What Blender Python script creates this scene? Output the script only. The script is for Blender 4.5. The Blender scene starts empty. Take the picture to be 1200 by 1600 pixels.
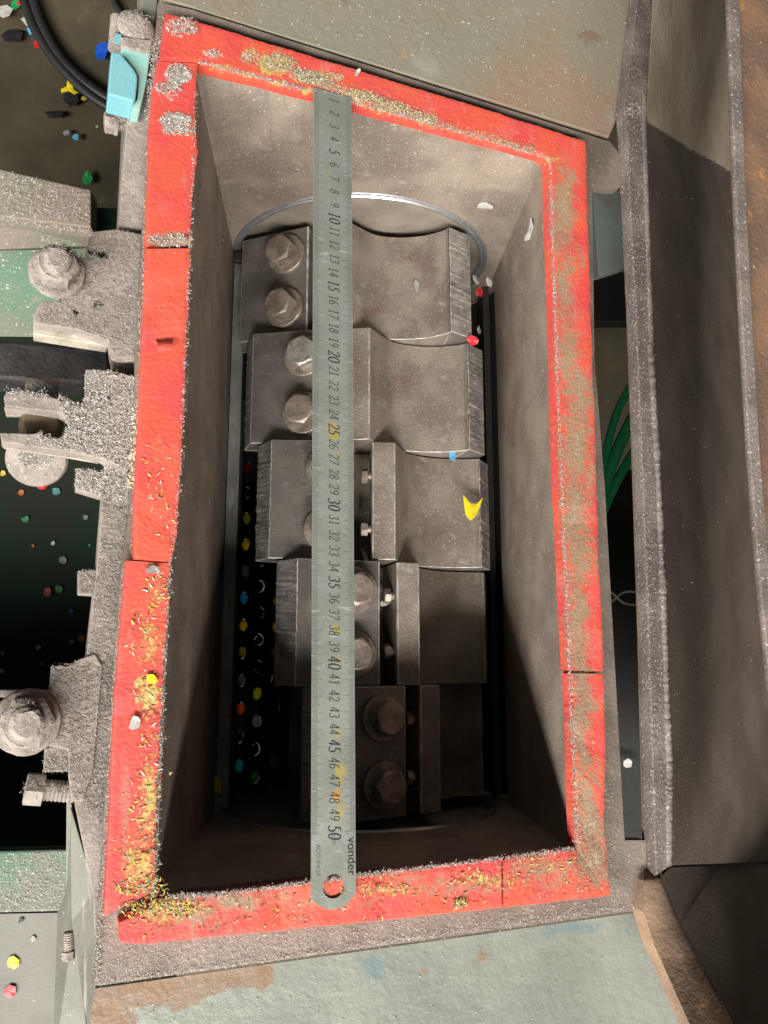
import bpy, bmesh, math, random
import numpy as np
from mathutils import Vector, Matrix
from mathutils.geometry import tessellate_polygon
random.seed(5); rng = np.random.default_rng(5)
S = bpy.context.scene; COL = S.collection
# ------------------------------------------------------------------ camera, world, light, exposure
# world frame: Y along the rotor axis, Z up the throat of the machine, metres, origin in the middle of the feed opening
AX = np.array([[0.99734387, 0.01254425, 0.07174856], [-0.00080393, -0.98310197, 0.18305700], [0.07283246, -0.18262845, -0.98048064]])
CAM = np.array([-0.0393154, -0.13450939, 0.53525431]); FPX = 1296.0
cd = bpy.data.cameras.new('camera'); cam = bpy.data.objects.new('camera', cd); COL.objects.link(cam); S.camera = cam
cd.sensor_fit = 'VERTICAL'; cd.sensor_height = 32.0; cd.lens = FPX/1600*32.0; cd.clip_start = 0.02; cd.clip_end = 200
m = Matrix.Identity(4)
for i in range(3):
    m[i][0], m[i][1], m[i][2], m[i][3] = AX[i, 0], -AX[i, 1], -AX[i, 2], CAM[i]
cam.matrix_world = m
W = bpy.data.worlds.new('World'); S.world = W; W.use_nodes = True
# the photograph was taken indoors: one wide, low doorway of daylight beyond the lower edge of the picture, dim hall all round
bg = W.node_tree.nodes['Background']; bg.inputs[0].default_value = (0.96, 1.0, 0.98, 1); bg.inputs[1].default_value = 0.046
LE, LD = math.radians(47), 6.0
sl = bpy.data.lights.new('doorway_light', 'AREA'); sl.shape = 'RECTANGLE'; sl.size = 11.0; sl.size_y = 1.0; sl.energy = 1500; sl.color = (1, 0.955, 0.9)
so = bpy.data.objects.new('doorway_light', sl); COL.objects.link(so); so.location = (-2.4, -LD*math.cos(LE), LD*math.sin(LE)); so.rotation_euler = (math.pi/2-LE, 0, math.radians(-14))
S.view_settings.view_transform = 'Standard'; S.view_settings.look = 'None'; S.view_settings.gamma = 1; S.view_settings.exposure = 0.5
S.render.engine = 'CYCLES'
# ------------------------------------------------------------------ where things are
TILT = math.radians(18.3)                                   # the feed flange leans: its left side is higher
HF = np.array([math.cos(TILT), 0, -math.sin(TILT)]); VF = np.array([0, 1., 0]); NF = np.array([math.sin(TILT), 0, math.cos(TILT)])
def ray(px, py): return AX @ np.array([(px-600)/FPX, (py-800)/FPX, 1.0])
def hit(px, py, n, c):
    r = ray(px, py); n = np.asarray(n, float); return CAM + r*((c - n@CAM)/(n@r))
def F(px, py, w=0.0): return hit(px, py, NF, w)             # on a plane parallel to the flange, w above it
def Z(px, py, z): return hit(px, py, (0, 0, 1), z)
def YP(px, py, y): return hit(px, py, (0, 1, 0), y)
def XP(px, py, x): return hit(px, py, (1, 0, 0), x)
def FU(u, v, w): return HF*u + VF*v + NF*w
def Fs(pts, w): return [F(x, y, w) for x, y in pts]
def Zs(pts, z): return [Z(x, y, z) for x, y in pts]
# ------------------------------------------------------------------ materials
def mat(name, c1, c2, scale=40, rough=0.6, metal=0.0, patches=(), specks=(), bump=(300, 0.25), streak=None, attr=None, rnd=False, detail=4):
    """noise between c1 and c2; patches/specks: (colour, scale, threshold, softness[, attribute channel])"""
    M = bpy.data.materials.new(name); M.use_nodes = True; n = M.node_tree.nodes; l = M.node_tree.links
    b = n['Principled BSDF']; tc = n.new('ShaderNodeTexCoord'); vec = tc.outputs['Object']
    if rnd:
        oi = n.new('ShaderNodeObjectInfo'); ml = n.new('ShaderNodeMath'); ml.operation = 'MULTIPLY'; ml.inputs[1].default_value = 7.3
        l.new(oi.outputs['Random'], ml.inputs[0]); va = n.new('ShaderNodeVectorMath'); l.new(vec, va.inputs[0]); l.new(ml.outputs[0], va.inputs[1]); vec = va.outputs[0]
    at = None
    if attr:
        a = n.new('ShaderNodeAttribute'); a.attribute_name = attr; at = n.new('ShaderNodeSeparateColor'); l.new(a.outputs['Color'], at.inputs[0])
    def noise(sc, det=4, v=None, r=0.55):
        t = n.new('ShaderNodeTexNoise'); t.inputs['Scale'].default_value = sc; t.inputs['Detail'].default_value = det; t.inputs['Roughness'].default_value = r
        l.new(v or vec, t.inputs['Vector']); return t.outputs['Fac']
    def mr(src, a0, a1):
        r = n.new('ShaderNodeMapRange'); r.interpolation_type = 'SMOOTHSTEP'; r.inputs[1].default_value = a0; r.inputs[2].default_value = a1; l.new(src, r.inputs[0]); return r.outputs[0]
    def mix(f, a, bb):
        x = n.new('ShaderNodeMix'); x.data_type = 'RGBA'; l.new(f, x.inputs[0])
        for k, s in ((6, a), (7, bb)):
            if isinstance(s, tuple): x.inputs[k].default_value = (*s, 1)
            else: l.new(s, x.inputs[k])
        return x.outputs[2]
    col = mix(mr(noise(scale, detail), 0.36, 0.64), c1, c2)
    if streak:
        mp = n.new('ShaderNodeMapping'); l.new(vec, mp.inputs[0]); mp.inputs['Scale'].default_value = streak[1]
        col = mix(mr(noise(streak[2], 3, mp.outputs[0]), streak[3], streak[3]+0.12), col, streak[0])
    for p in list(patches) + list(specks):
        f = noise(p[1], 3 if p[1] > 200 else 6, None, 0.62 if len(p) < 5 else 0.75)
        if len(p) > 4:
            ad = n.new('ShaderNodeMath'); ad.operation = 'MULTIPLY_ADD'; ad.inputs[1].default_value = 0.6; l.new(at.outputs[p[4]], ad.inputs[0]); l.new(f, ad.inputs[2]); f = ad.outputs[0]
        col = mix(mr(f, p[2], p[2]+p[3]), col, p[0])
    l.new(col, b.inputs['Base Color'])
    rr = n.new('ShaderNodeMapRange'); rr.inputs[3].default_value = max(0.05, rough-0.13); rr.inputs[4].default_value = min(1, rough+0.13); l.new(noise(scale*3), rr.inputs[0]); l.new(rr.outputs[0], b.inputs['Roughness'])
    b.inputs['Metallic'].default_value = metal
    if bump:
        bp = n.new('ShaderNodeBump'); bp.inputs['Strength'].default_value = bump[1]; bp.inputs['Distance'].default_value = 0.002
        l.new(noise(bump[0], 5, None, 0.65), bp.inputs['Height']); l.new(bp.outputs[0], b.inputs['Normal'])
    return M
def plain(name, c, rough=0.5, metal=0.0, bump=None):
    return mat(name, c, tuple(x*0.8 for x in c), 90, rough, metal, bump=bump)
def attr_mat(name, rough=0.7):
    M = bpy.data.materials.new(name); M.use_nodes = True; n = M.node_tree.nodes; a = n.new('ShaderNodeAttribute'); a.attribute_name = 'col'
    M.node_tree.links.new(a.outputs['Color'], n['Principled BSDF'].inputs['Base Color']); n['Principled BSDF'].inputs['Roughness'].default_value = 1; n['Principled BSDF'].inputs['Specular IOR Level'].default_value = 0.05; return M
WH = (0.62, 0.6, 0.56)
m_throat = mat('dusty throat steel', (0.262, 0.212, 0.168), (0.172, 0.135, 0.108), 22, 0.7, 0.0, patches=[((0.31, 0.275, 0.23), 70, 0.56, 0.2), ((0.18, 0.15, 0.125), 35, 0.6, 0.15)], specks=[((0.42, 0.38, 0.33), 560, 0.6, 0.1), (WH, 420, 0.685, 0.03), ((0.1, 0.085, 0.07), 480, 0.62, 0.1)], streak=((0.2, 0.17, 0.14), (1, 1, .1), 150, .58), bump=(650, 0.35))
m_rotor = mat('dusty rotor casting', (0.25, 0.214, 0.176), (0.155, 0.122, 0.098), 30, 0.5, 0.25, patches=[((0.27, 0.255, 0.215), 60, 0.53, 0.18), ((0.15, 0.1, 0.08), 25, 0.56, 0.16)], specks=[((0.4, 0.37, 0.32), 620, 0.6, 0.1), (WH, 380, 0.715, 0.03), ((0.08, 0.065, 0.055), 450, 0.63, 0.1)], bump=(700, 0.45), rnd=True)
m_knife = mat('worn knife steel', (0.2, 0.185, 0.165), (0.125, 0.112, 0.1), 25, 0.45, 0.45, specks=[((0.3, 0.28, 0.25), 800, 0.64, 0.08), (WH, 500, 0.72, 0.03)], bump=(800, 0.3), rnd=True, streak=((0.27, 0.25, 0.225), (1, 7, 1), 80, 0.6))
m_edge = mat('ground knife edge', (0.3, 0.285, 0.26), (0.16, 0.15, 0.14), 60, 0.4, 0.35, streak=((0.5, 0.48, 0.45), (1, 9, 1), 120, 0.55), specks=[(WH, 500, 0.7, 0.04)], bump=(500, 0.5), rnd=True)
m_worn = mat('worn bright edge', (0.62, 0.59, 0.55), (0.3, 0.28, 0.25), 130, 0.4, 0.4, bump=(500, 0.4))
m_bolt = mat('dusty bolt steel', (0.34, 0.29, 0.24), (0.2, 0.16, 0.13), 90, 0.42, 0.5, specks=[((0.45, 0.42, 0.37), 900, 0.6, 0.08), ((0.13, 0.08, 0.05), 160, 0.6, 0.1)], bump=(500, 0.3), rnd=True)
m_zinc = mat('bright zinc bolt', (0.5, 0.48, 0.44), (0.33, 0.31, 0.28), 120, 0.35, 0.6, specks=[((0.3, 0.24, 0.18), 200, 0.58, 0.1)], bump=(400, 0.2), rnd=True)
m_ring = plain('polished bore steel', (0.58, 0.59, 0.61), 0.32, 0.8)
m_disc = mat('dusty end disc', (0.3, 0.265, 0.22), (0.23, 0.2, 0.165), 30, 0.55, 0.2, specks=[((0.4, 0.37, 0.33), 620, 0.66, 0.06), (WH, 420, 0.74, 0.03)], bump=(700, 0.3))
m_bed = mat('bed knife steel', (0.27, 0.28, 0.255), (0.19, 0.2, 0.18), 50, 0.5, 0.3, streak=((0.33, 0.34, 0.31), (1, 0.15, 1), 260, 0.56), specks=[((0.12, 0.1, 0.08), 250, 0.68, 0.06)], bump=(300, 0.3))
m_screen = plain('black screen steel', (0.06, 0.054, 0.048), 0.5, 0.4, (400, 0.3))
m_dark = plain('dark chassis steel', (0.012, 0.012, 0.011), 0.85)  # near black for the gap pieces: the shade there is in the colour
m_shell = plain('light stop black', (0.03, 0.026, 0.022), 0.8)
RED1, RED2 = (0.48, 0.05, 0.047), (0.51, 0.072, 0.038)
TAN, OLV, GRY = (0.25, 0.17, 0.105), (0.27, 0.18, 0.065), (0.36, 0.33, 0.29)
m_gask = mat('red rubber gasket', RED1, RED2, 26, 0.62, 0, attr='wear', streak=((0.42, 0.11, 0.085), (.5, .12, 1), 170, .62), patches=[((0.5, 0.13, 0.1), 33, 0.52, 0.3), ((0.5, 0.11, 0.04), 45, 0.64, 0.12), ((0.34, 0.035, 0.035), 70, 0.64, 0.12), ((0.55, 0.15, 0.11), 320, 0.66, 0.07)],
    specks=[(TAN, 170, 0.68, 0.36, 0), ((0.32, 0.13, 0.05), 90, 0.74, 0.4, 1), (OLV, 260, 0.96, 0.2, 1), ((0.42, 0.31, 0.09), 330, 0.9, 0.1, 1), (GRY, 360, 0.86, 0.14, 2), ((0.38, 0.32, 0.26), 520, 1.13, 0.1, 0), ((0.3, 0.022, 0.02), 300, 0.68, 0.1)], bump=(420, 0.4))
m_flange = mat('brown flange steel', (0.22, 0.18, 0.15), (0.15, 0.12, 0.1), 30, 0.55, 0.25, patches=[((0.33, 0.17, 0.075), 18, 0.63, 0.1)], specks=[((0.4, 0.37, 0.34), 500, 0.64, 0.07), (WH, 420, 0.7, 0.03)], bump=(400, 0.4))
m_top = mat('faded green paint with rust film', (0.18, 0.175, 0.13), (0.21, 0.15, 0.107), 8, 0.6, 0.05, patches=[((0.225, 0.225, 0.17), 10, 0.56, 0.14), ((0.16, 0.115, 0.08), 30, 0.6, 0.12), ((0.33, 0.19, 0.1), 45, 0.68, 0.05)], specks=[(WH, 330, 0.7, 0.03), ((0.38, 0.36, 0.3), 500, 0.66, 0.06), ((0.1, 0.08, 0.06), 300, 0.71, 0.04)], bump=(120, 0.35))
m_bot = mat('grey green enamel', (0.205, 0.218, 0.19), (0.165, 0.176, 0.152), 14, 0.42, 0.0, attr='wear', patches=[((0.2, 0.145, 0.105), 40, 0.74, 0.03, 0), ((0.2, 0.13, 0.08), 60, 0.92, 0.14, 0), ((0.13, 0.17, 0.17), 70, 0.76, 0.16, 1)], specks=[((0.32, 0.33, 0.3), 330, 0.7, 0.05), ((0.2, 0.19, 0.16), 210, 0.74, 0.04)], bump=(90, 0.5))
m_dust = mat('steel under grey dust', (0.27, 0.235, 0.205), (0.18, 0.155, 0.135), 60, 0.9, 0, specks=[((0.34, 0.31, 0.28), 480, 0.58, 0.1), ((0.13, 0.11, 0.095), 300, 0.62, 0.12), ((0.42, 0.39, 0.36), 350, 0.7, 0.05)], bump=(300, 0.6))
m_pale = mat('pale tan steel', (0.42, 0.38, 0.31), (0.3, 0.26, 0.21), 60, 0.6, 0.1, patches=[((0.33, 0.2, 0.12), 60, 0.62, 0.1)], specks=[(WH, 400, 0.64, 0.05)], bump=(300, 0.4))
m_gsheet = mat('grey green sheet', (0.17, 0.17, 0.145), (0.125, 0.125, 0.105), 25, 0.6, 0.1, streak=((0.3, 0.3, 0.26), (1, 0.12, 1), 120, 0.6), specks=[((0.38, 0.37, 0.33), 420, 0.67, 0.05)], bump=(260, 0.3))
m_green = mat('worn green paint', (0.06, 0.13, 0.08), (0.115, 0.125, 0.09), 14, 0.6, 0, patches=[((0.25, 0.19, 0.14), 18, 0.58, 0.12)], specks=[((0.45, 0.43, 0.4), 380, 0.62, 0.08), (WH, 300, 0.7, 0.04)], bump=(300, 0.4))
m_gbrown = mat('green paint under brown dust', (0.22, 0.17, 0.14), (0.17, 0.18, 0.13), 12, 0.7, 0, patches=[((0.28, 0.11, 0.07), 16, 0.64, 0.1)], specks=[((0.5, 0.47, 0.44), 330, 0.62, 0.08), (WH, 260, 0.69, 0.04)], bump=(300, 0.5))
m_bin = mat('shaded green bin paint', (0.008, 0.019, 0.012), (0.013, 0.015, 0.011), 9, 0.8, 0, specks=[((0.08, 0.08, 0.07), 90, 0.76, 0.03)], bump=None); m_bin.node_tree.nodes['Principled BSDF'].inputs['Specular IOR Level'].default_value = 0.08  # green taken near black, so the bin's shade is in the paint colour
m_black = mat('black rubber bar', (0.016, 0.015, 0.015), (0.035, 0.03, 0.028), 60, 0.6, 0, streak=((0.06, 0.055, 0.05), (0.15, 1, 1), 160, 0.62), bump=(300, 0.4))
m_floor = mat('dirty shaded concrete floor', (0.062, 0.05, 0.026), (0.036, 0.029, 0.015), 7, 0.75, 0, patches=[((0.05, 0.045, 0.035), 22, 0.62, 0.12), ((0.1, 0.085, 0.055), 11, 0.6, 0.15)], specks=[((0.03, 0.027, 0.02), 120, 0.68, 0.06), ((0.16, 0.15, 0.12), 150, 0.74, 0.04)], bump=(120, 0.3))  # dirt brown, darkened further: part of the floor's shade is in it
m_conc = mat('pale concrete plinth', (0.16, 0.157, 0.138), (0.135, 0.13, 0.115), 14, 0.8, 0, specks=[((0.36, 0.35, 0.32), 160, 0.68, 0.06), ((0.2, 0.19, 0.16), 110, 0.7, 0.05)], bump=(160, 0.3))
m_rust = mat('rusty hopper edge', (0.19, 0.11, 0.066), (0.125, 0.08, 0.056), 28, 0.65, 0.15, patches=[((0.33, 0.17, 0.07), 40, 0.6, 0.1), ((0.05, 0.035, 0.03), 30, 0.66, 0.1)], specks=[((0.4, 0.33, 0.26), 500, 0.66, 0.06)], bump=(260, 0.5))
m_rustl = mat('rust with painted light', (0.3, 0.2, 0.13), (0.2, 0.135, 0.095), 30, 0.65, 0.1, patches=[((0.36, 0.21, 0.11), 45, 0.6, 0.1)], specks=[((0.4, 0.34, 0.28), 480, 0.64, 0.07)], bump=(260, 0.4))  # lighter copy of the hopper rust; the light on these edges is in it
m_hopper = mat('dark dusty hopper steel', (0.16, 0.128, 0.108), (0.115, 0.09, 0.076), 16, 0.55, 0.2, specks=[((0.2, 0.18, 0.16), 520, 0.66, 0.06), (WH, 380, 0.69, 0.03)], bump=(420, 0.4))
m_hnorth = mat('brown hopper steel', (0.46, 0.39, 0.3), (0.35, 0.275, 0.21), 16, 0.6, 0.1, patches=[((0.26, 0.22, 0.16), 22, 0.58, 0.15)], specks=[((0.36, 0.33, 0.28), 500, 0.66, 0.06), (WH, 260, 0.74, 0.02)], bump=(160, 0.5))  # dusty tan, raised well above the other walls to stand in for light
m_lip = mat('dusty hopper lip', (0.19, 0.16, 0.145), (0.115, 0.095, 0.085), 30, 0.6, 0.2, specks=[((0.42, 0.39, 0.37), 480, 0.6, 0.08), (WH, 330, 0.69, 0.04)], bump=(420, 0.6))
m_steelrule = mat('stainless ruler steel', (0.33, 0.35, 0.315), (0.27, 0.29, 0.25), 30, 0.36, 0.55, attr='wear', patches=[((0.43, 0.36, 0.13), 110, 0.83, 0.1, 0), ((0.55, 0.3, 0.08), 160, 0.96, 0.06, 1)], streak=((0.5, 0.52, 0.49), (0.5, 3, 1), 120, 0.62), specks=[((0.53, 0.54, 0.51), 330, 0.68, 0.05)], bump=(350, 0.12))
m_ink = plain('black etched ink', (0.02, 0.02, 0.024), 0.5)
m_ink2 = plain('grey etched ink', (0.07, 0.073, 0.073), 0.5)
m_teal = mat('pale teal plastic', (0.2, 0.46, 0.42), (0.24, 0.42, 0.37), 60, 0.5, 0, specks=[((0.5, 0.55, 0.5), 420, 0.68, 0.06)], bump=(300, 0.2))
m_blue = mat('light blue plastic', (0.13, 0.34, 0.4), (0.15, 0.35, 0.38), 60, 0.5, 0, specks=[((0.4, 0.55, 0.55), 420, 0.7, 0.06)], bump=(300, 0.2))
m_cable = plain('black cable rubber', (0.018, 0.018, 0.018), 0.5)
m_gcable = plain('green cable', (0.02, 0.25, 0.1), 0.45)
m_wcable = plain('pale cable', (0.4, 0.39, 0.33), 0.5)
m_bplate = mat('pale blue grey paint', (0.3, 0.36, 0.35), (0.27, 0.3, 0.28), 20, 0.5, 0, patches=[((0.3, 0.22, 0.16), 25, 0.6, 0.1)], bump=(150, 0.3))
m_fluff = attr_mat('plastic fluff', 0.8)
def colmat(name, c, rough=0.4): return plain(name, c, rough, 0, (300, 0.2))
FC = dict(yellow=colmat('yellow plastic', (0.75, 0.6, 0.02)), red=colmat('red plastic', (0.55, 0.02, 0.03)), white=colmat('white plastic', (0.42, 0.41, 0.37)), blue=colmat('blue plastic', (0.01, 0.08, 0.45)), sky=colmat('sky blue plastic', (0.1, 0.36, 0.6)), green=colmat('green plastic', (0.015, 0.25, 0.07)), black=colmat('black plastic', (0.015, 0.015, 0.017)), orange=colmat('orange plastic', (0.6, 0.13, 0.02)), teal=colmat('teal plastic', (0.05, 0.35, 0.32)), grey=colmat('grey plastic', (0.25, 0.24, 0.22)), olive=colmat('olive plastic', (0.33, 0.3, 0.03)))
# ------------------------------------------------------------------ builders
def thing(name, label, cat, loc=(0, 0, 0), group=None):
    o = bpy.data.objects.new(name, None); COL.objects.link(o); o.location = loc; o.empty_display_size = 0.02
    o['label'] = label; o['category'] = cat
    if group: o['group'] = group
    return o
def root_loc(p):
    while p.parent: p = p.parent
    return np.array(p.location)
def mk(name, V, Fc, material, parent=None, smooth=False, bevel=0, local=False, wear=None):
    V = np.asarray(V, float); me = bpy.data.meshes.new(name)
    if parent is not None: off = np.zeros(3) if local else root_loc(parent)
    else: off = np.array([*((V.min(0)+V.max(0))/2)[:2], V[:, 2].min()])
    me.from_pydata((V-off).tolist(), [], [list(map(int, f)) for f in Fc]); 
    if material: me.materials.append(material)
    bm = bmesh.new(); bm.from_mesh(me); bmesh.ops.recalc_face_normals(bm, faces=bm.faces); bm.to_mesh(me); bm.free()
    if smooth: me.polygons.foreach_set('use_smooth', [True]*len(me.polygons))
    if smooth: me.set_sharp_from_angle(angle=math.radians(48))
    if wear is not None:
        a = me.color_attributes.new('wear', 'FLOAT_COLOR', 'POINT'); a.data.foreach_set('color', np.c_[wear, np.ones(len(V))].astype(np.float32).ravel())
    o = bpy.data.objects.new(name, me); COL.objects.link(o)
    if parent is not None: o.parent = parent
    else: o.location = off
    if bevel:
        b = o.modifiers.new('bevel', 'BEVEL'); b.width = bevel; b.segments = 2; b.limit_method = 'ANGLE'; b.angle_limit = math.radians(35)
    return o
def tag(o, label=None, cat=None, group=None, kind=None):
    for k, v in (('label', label), ('category', cat), ('group', group), ('kind', kind)):
        if v: o[k] = v
    return o
class MB:
    def __init__(s): s.V = []; s.F = []
    def add(s, V, Fc):
        k = len(s.V); s.V += [np.asarray(v, float) for v in V]; s.F += [[i+k for i in f] for f in Fc]; return s
    def prism(s, poly, vec, holes=()):
        poly = [np.asarray(p, float) for p in poly]; holes = [[np.asarray(p, float) for p in h] for h in holes]; vec = np.asarray(vec, float)
        allp = [p for lp in [poly]+holes for p in lp]; n = len(allp)
        if holes:
            tr = tessellate_polygon([[Vector(p) for p in lp] for lp in [poly]+holes]); Fc = [list(t) for t in tr] + [[i+n for i in t] for t in tr]
        else: Fc = [list(range(n)), list(range(n, 2*n))]
        k = 0
        for lp in [poly]+holes:
            q = len(lp)
            for i in range(q): j = (i+1) % q; Fc.append([k+i, k+j, k+j+n, k+i+n])
            k += q
        return s.add(allp+[p+vec for p in allp], Fc)
    def cyl(s, p0, p1, r0, r1=None, n=20, caps=True):
        p0 = np.asarray(p0, float); p1 = np.asarray(p1, float); r1 = r0 if r1 is None else r1; d = (p1-p0)/np.linalg.norm(p1-p0)
        a = np.cross(d, (0, 0, 1) if abs(d[2]) < 0.9 else (1, 0, 0)); a /= np.linalg.norm(a); b = np.cross(d, a)
        ring = [a*math.cos(t)+b*math.sin(t) for t in np.linspace(0, 2*math.pi, n, endpoint=False)]
        Fc = [[i, (i+1) % n, n+(i+1) % n, n+i] for i in range(n)]
        if caps: Fc += [list(range(n)), list(range(n, 2*n))]
        return s.add([p0+q*r0 for q in ring]+[p1+q*r1 for q in ring], Fc)
    def rings(s, c, d, prof, n=28, hexaf=None, rot=0):
        """lathe round axis d at c; prof = [(r, h)], r may be 'hex' ring when hexaf given as ('hex', h)"""
        c = np.asarray(c, float); d = np.asarray(d, float)/np.linalg.norm(d); a = np.cross(d, (0, 1, 0) if abs(d[1]) < 0.9 else (1, 0, 0)); a /= np.linalg.norm(a); b = np.cross(d, a)
        V = []; 
        for r, h in prof:
            for i in range(n):
                t = 2*math.pi*i/n; hh = h; rr = r
                if isinstance(r, str):
                    q = (t % (math.pi/3))-math.pi/6; rr = hexaf/2/math.cos(q); hh = h-(max(0, rr-hexaf/2*0.96))*0.55 if r == 'hextop' else h
                V.append(c+d*hh+(a*math.cos(t+rot)+b*math.sin(t+rot))*rr)
        m_ = len(prof); Fc = [[k*n+i, k*n+(i+1) % n, (k+1)*n+(i+1) % n, (k+1)*n+i] for k in range(m_-1) for i in range(n)]
        Fc += [list(range(n)), list(range((m_-1)*n, m_*n))]
        return s.add(V, Fc)
    def tube(s, pts, r, n=10):
        pts = [np.asarray(p, float) for p in pts]; V = []; 
        for i, p in enumerate(pts):
            d = pts[min(i+1, len(pts)-1)]-pts[max(i-1, 0)]; d /= np.linalg.norm(d); a = np.cross(d, (0.1, 0.2, 1)); a /= np.linalg.norm(a); b = np.cross(d, a); rr = r[i] if hasattr(r, '__len__') else r
            V += [p+(a*math.cos(t)+b*math.sin(t))*rr for t in np.linspace(0, 2*math.pi, n, endpoint=False)]
        Fc = [[k*n+i, k*n+(i+1) % n, (k+1)*n+(i+1) % n, (k+1)*n+i] for k in range(len(pts)-1) for i in range(n)]+[list(range(n)), list(range((len(pts)-1)*n, len(pts)*n))]
        return s.add(V, Fc)
    def go(s, name, material, parent=None, **k): return mk(name, s.V, s.F, material, parent, **k)
def resample(pts, n):
    pts = np.asarray(pts, float); d = np.r_[0, np.cumsum(np.linalg.norm(np.diff(pts, axis=0), axis=1))]; t = np.linspace(0, d[-1], n)
    return np.c_[np.interp(t, d, pts[:, 0]), np.interp(t, d, pts[:, 1])]
def spline(pts, n):
    pts = np.asarray(pts, float); P = np.vstack([2*pts[0]-pts[1], pts, 2*pts[-1]-pts[-2]]); out = []
    for i in range(1, len(P)-2):
        for t in np.linspace(0, 1, n, endpoint=False):
            a, b, c, d = P[i-1:i+3]; out.append(0.5*((2*b)+(-a+c)*t+(2*a-5*b+4*c-d)*t*t+(-a+3*b-3*c+d)*t**3))
    out.append(P[-2]); return np.array(out)
def sm_noise(n, step, amp):
    k = max(2, int(n/step)+2); return np.interp(np.linspace(0, k-1, n), range(k), rng.normal(0, amp, k))
# ================================================================== SETTING
fl = MB().prism([(-40, -40, -0.80), (40, -40, -0.80), (40, 40, -0.80), (-40, 40, -0.80)], (0, 0, -0.1)).go('floor', m_floor); tag(fl, kind='structure')
# ================================================================== MACHINE HOUSING
hs = thing('granulator_housing', 'plastic granulator chamber with red gasketed rectangular feed opening and dusty clamp lugs', 'granulator', (0, 0, -0.42))
XW, YW = 0.1289, 0.2556; RA = np.array([-0.007, -0.222])         # throat half sizes, rotor axis (x, z)
def zfl(x, w): return (w - NF[0]*x)/NF[2]
T_ = 0.010
def wall(name, x0, x1, y0, y1, zb):
    w = -0.0006; P = [(x0, y0), (x1, y0), (x1, y1), (x0, y1)]
    return MB().add([(x, y, zb) for x, y in P]+[(x, y, zfl(x, w)) for x, y in P], [[0, 1, 2, 3], [4, 5, 6, 7], [0, 1, 5, 4], [1, 2, 6, 5], [2, 3, 7, 6], [3, 0, 4, 7]]).go(name, m_throat, hs)
wall('side_wall', -XW-T_, -XW, -YW, YW, -0.212); wall('side_wall', XW, XW+T_, -YW, YW, -0.236)
RB = 0.1225
def end_wall(ys):
    x0, x1 = -XW-T_, XW+T_; w = -0.0006
    outer = [(x0, -0.40), (x1, -0.40), (x1, zfl(x1, w)), (x0, zfl(x0, w))]
    hole = [(RA[0]+RB*math.cos(t), RA[1]-(0.012 if ys < 0 else 0)+RB*math.sin(t)) for t in np.linspace(0, 2*math.pi, 72, endpoint=False)]
    return MB().prism([(x, ys*YW, z) for x, z in outer], (0, ys*T_, 0), [[(x, ys*YW, z) for x, z in hole]]).go('end_wall', m_throat, hs)
for ys in (1, -1):
    end_wall(ys)
    c = np.array([RA[0], ys*YW, RA[1]-(0.012 if ys < 0 else 0)])
    MB().rings(c, (0, ys, 0), [(RB+0.0016, -0.0002), (RB+0.0010, -0.0012), (RB-0.0004, -0.0014), (RB-0.0014, 0.0000), (RB-0.0034, 0.0002), (RB-0.0044, -0.0010), (RB-0.0060, -0.0006), (RB-0.0066, 0.0006), (RB-0.0068, 0.0050)], n=96).go('bore_ring', m_ring, hs, smooth=False)
    del_o = bpy.data.objects['bore_ring' if ys > 0 else 'bore_ring.001']     # open the two lathe caps
    bm = bmesh.new(); bm.from_mesh(del_o.data); bmesh.ops.delete(bm, geom=[f for f in bm.faces if len(f.verts) > 4], context='FACES'); bm.to_mesh(del_o.data); bm.free()
# flange frame plate
FO = [(247, 3), (300, 15), (952, 221), (968, 240), (970, 292), (925, 290), (929, 560), (945, 760), (962, 1060), (976, 1313), (1010, 1313), (1020, 1421), (1006, 1421), (147, 1541), (152, 1480), (162, 1310), (176, 1100), (189, 900), (203, 800), (209, 620), (221, 400), (235, 150)]
hw = [FU(u, v, 0) for u, v in ((-0.1405, 0.261), (0.1405, 0.261), (0.1405, -0.261), (-0.1405, -0.261))]
MB().prism(Fs(FO, 0), -NF*0.011, [hw]).go('flange_plate', m_flange, hs, bevel=0.0006)
MB().prism(Fs([(250, -4), (262, -260), (1075, -260), (985, 0), (966, 180), (952, 214)], -0.003), -NF*0.01).go('cover_plate', m_top, hs, bevel=0.0008)
# lower cover: a grid so that the chipped corner can be marked
def gridq(c, n, m_):
    a, b, c_, d = [np.array(p, float) for p in c]; V = []
    for j in range(m_+1):
        for i in range(n+1):
            s, t = i/n, j/m_; V.append((a*(1-s)+b*s)*(1-t)+(d*(1-s)+c_*s)*t)
    return np.array(V), [[j*(n+1)+i, j*(n+1)+i+1, (j+1)*(n+1)+i+1, (j+1)*(n+1)+i] for j in range(m_) for i in range(n)]
def blobs(P, L):
    w = np.zeros((len(P), 3))
    for x, y, rx, ry, ch, s in L:
        d = ((P[:, 0]-x)/rx)**2+((P[:, 1]-y)/ry)**2; w[:, ch] = np.maximum(w[:, ch], s*np.exp(-0.75*d))
    return w
gp, gf = gridq([(147, 1545), (1009, 1424), (1150, 1760), (125, 1760)], 90, 40)
mk('cover_plate', [F(x, y, -0.010) for x, y in gp], gf, m_bot, hs, wear=blobs(gp, [(165, 1600, 55, 75, 0, 1), (225, 1545, 90, 30, 0, 1), (330, 1528, 80, 16, 0, 0.9), (410, 1520, 22, 28, 0, .9), (760, 1490, 40, 22, 0, .45), (585, 1510, 20, 24, 1, .9), (880, 1450, 120, 14, 1, .7), (665, 1515, 14, 10, 0, .6)]))
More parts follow.
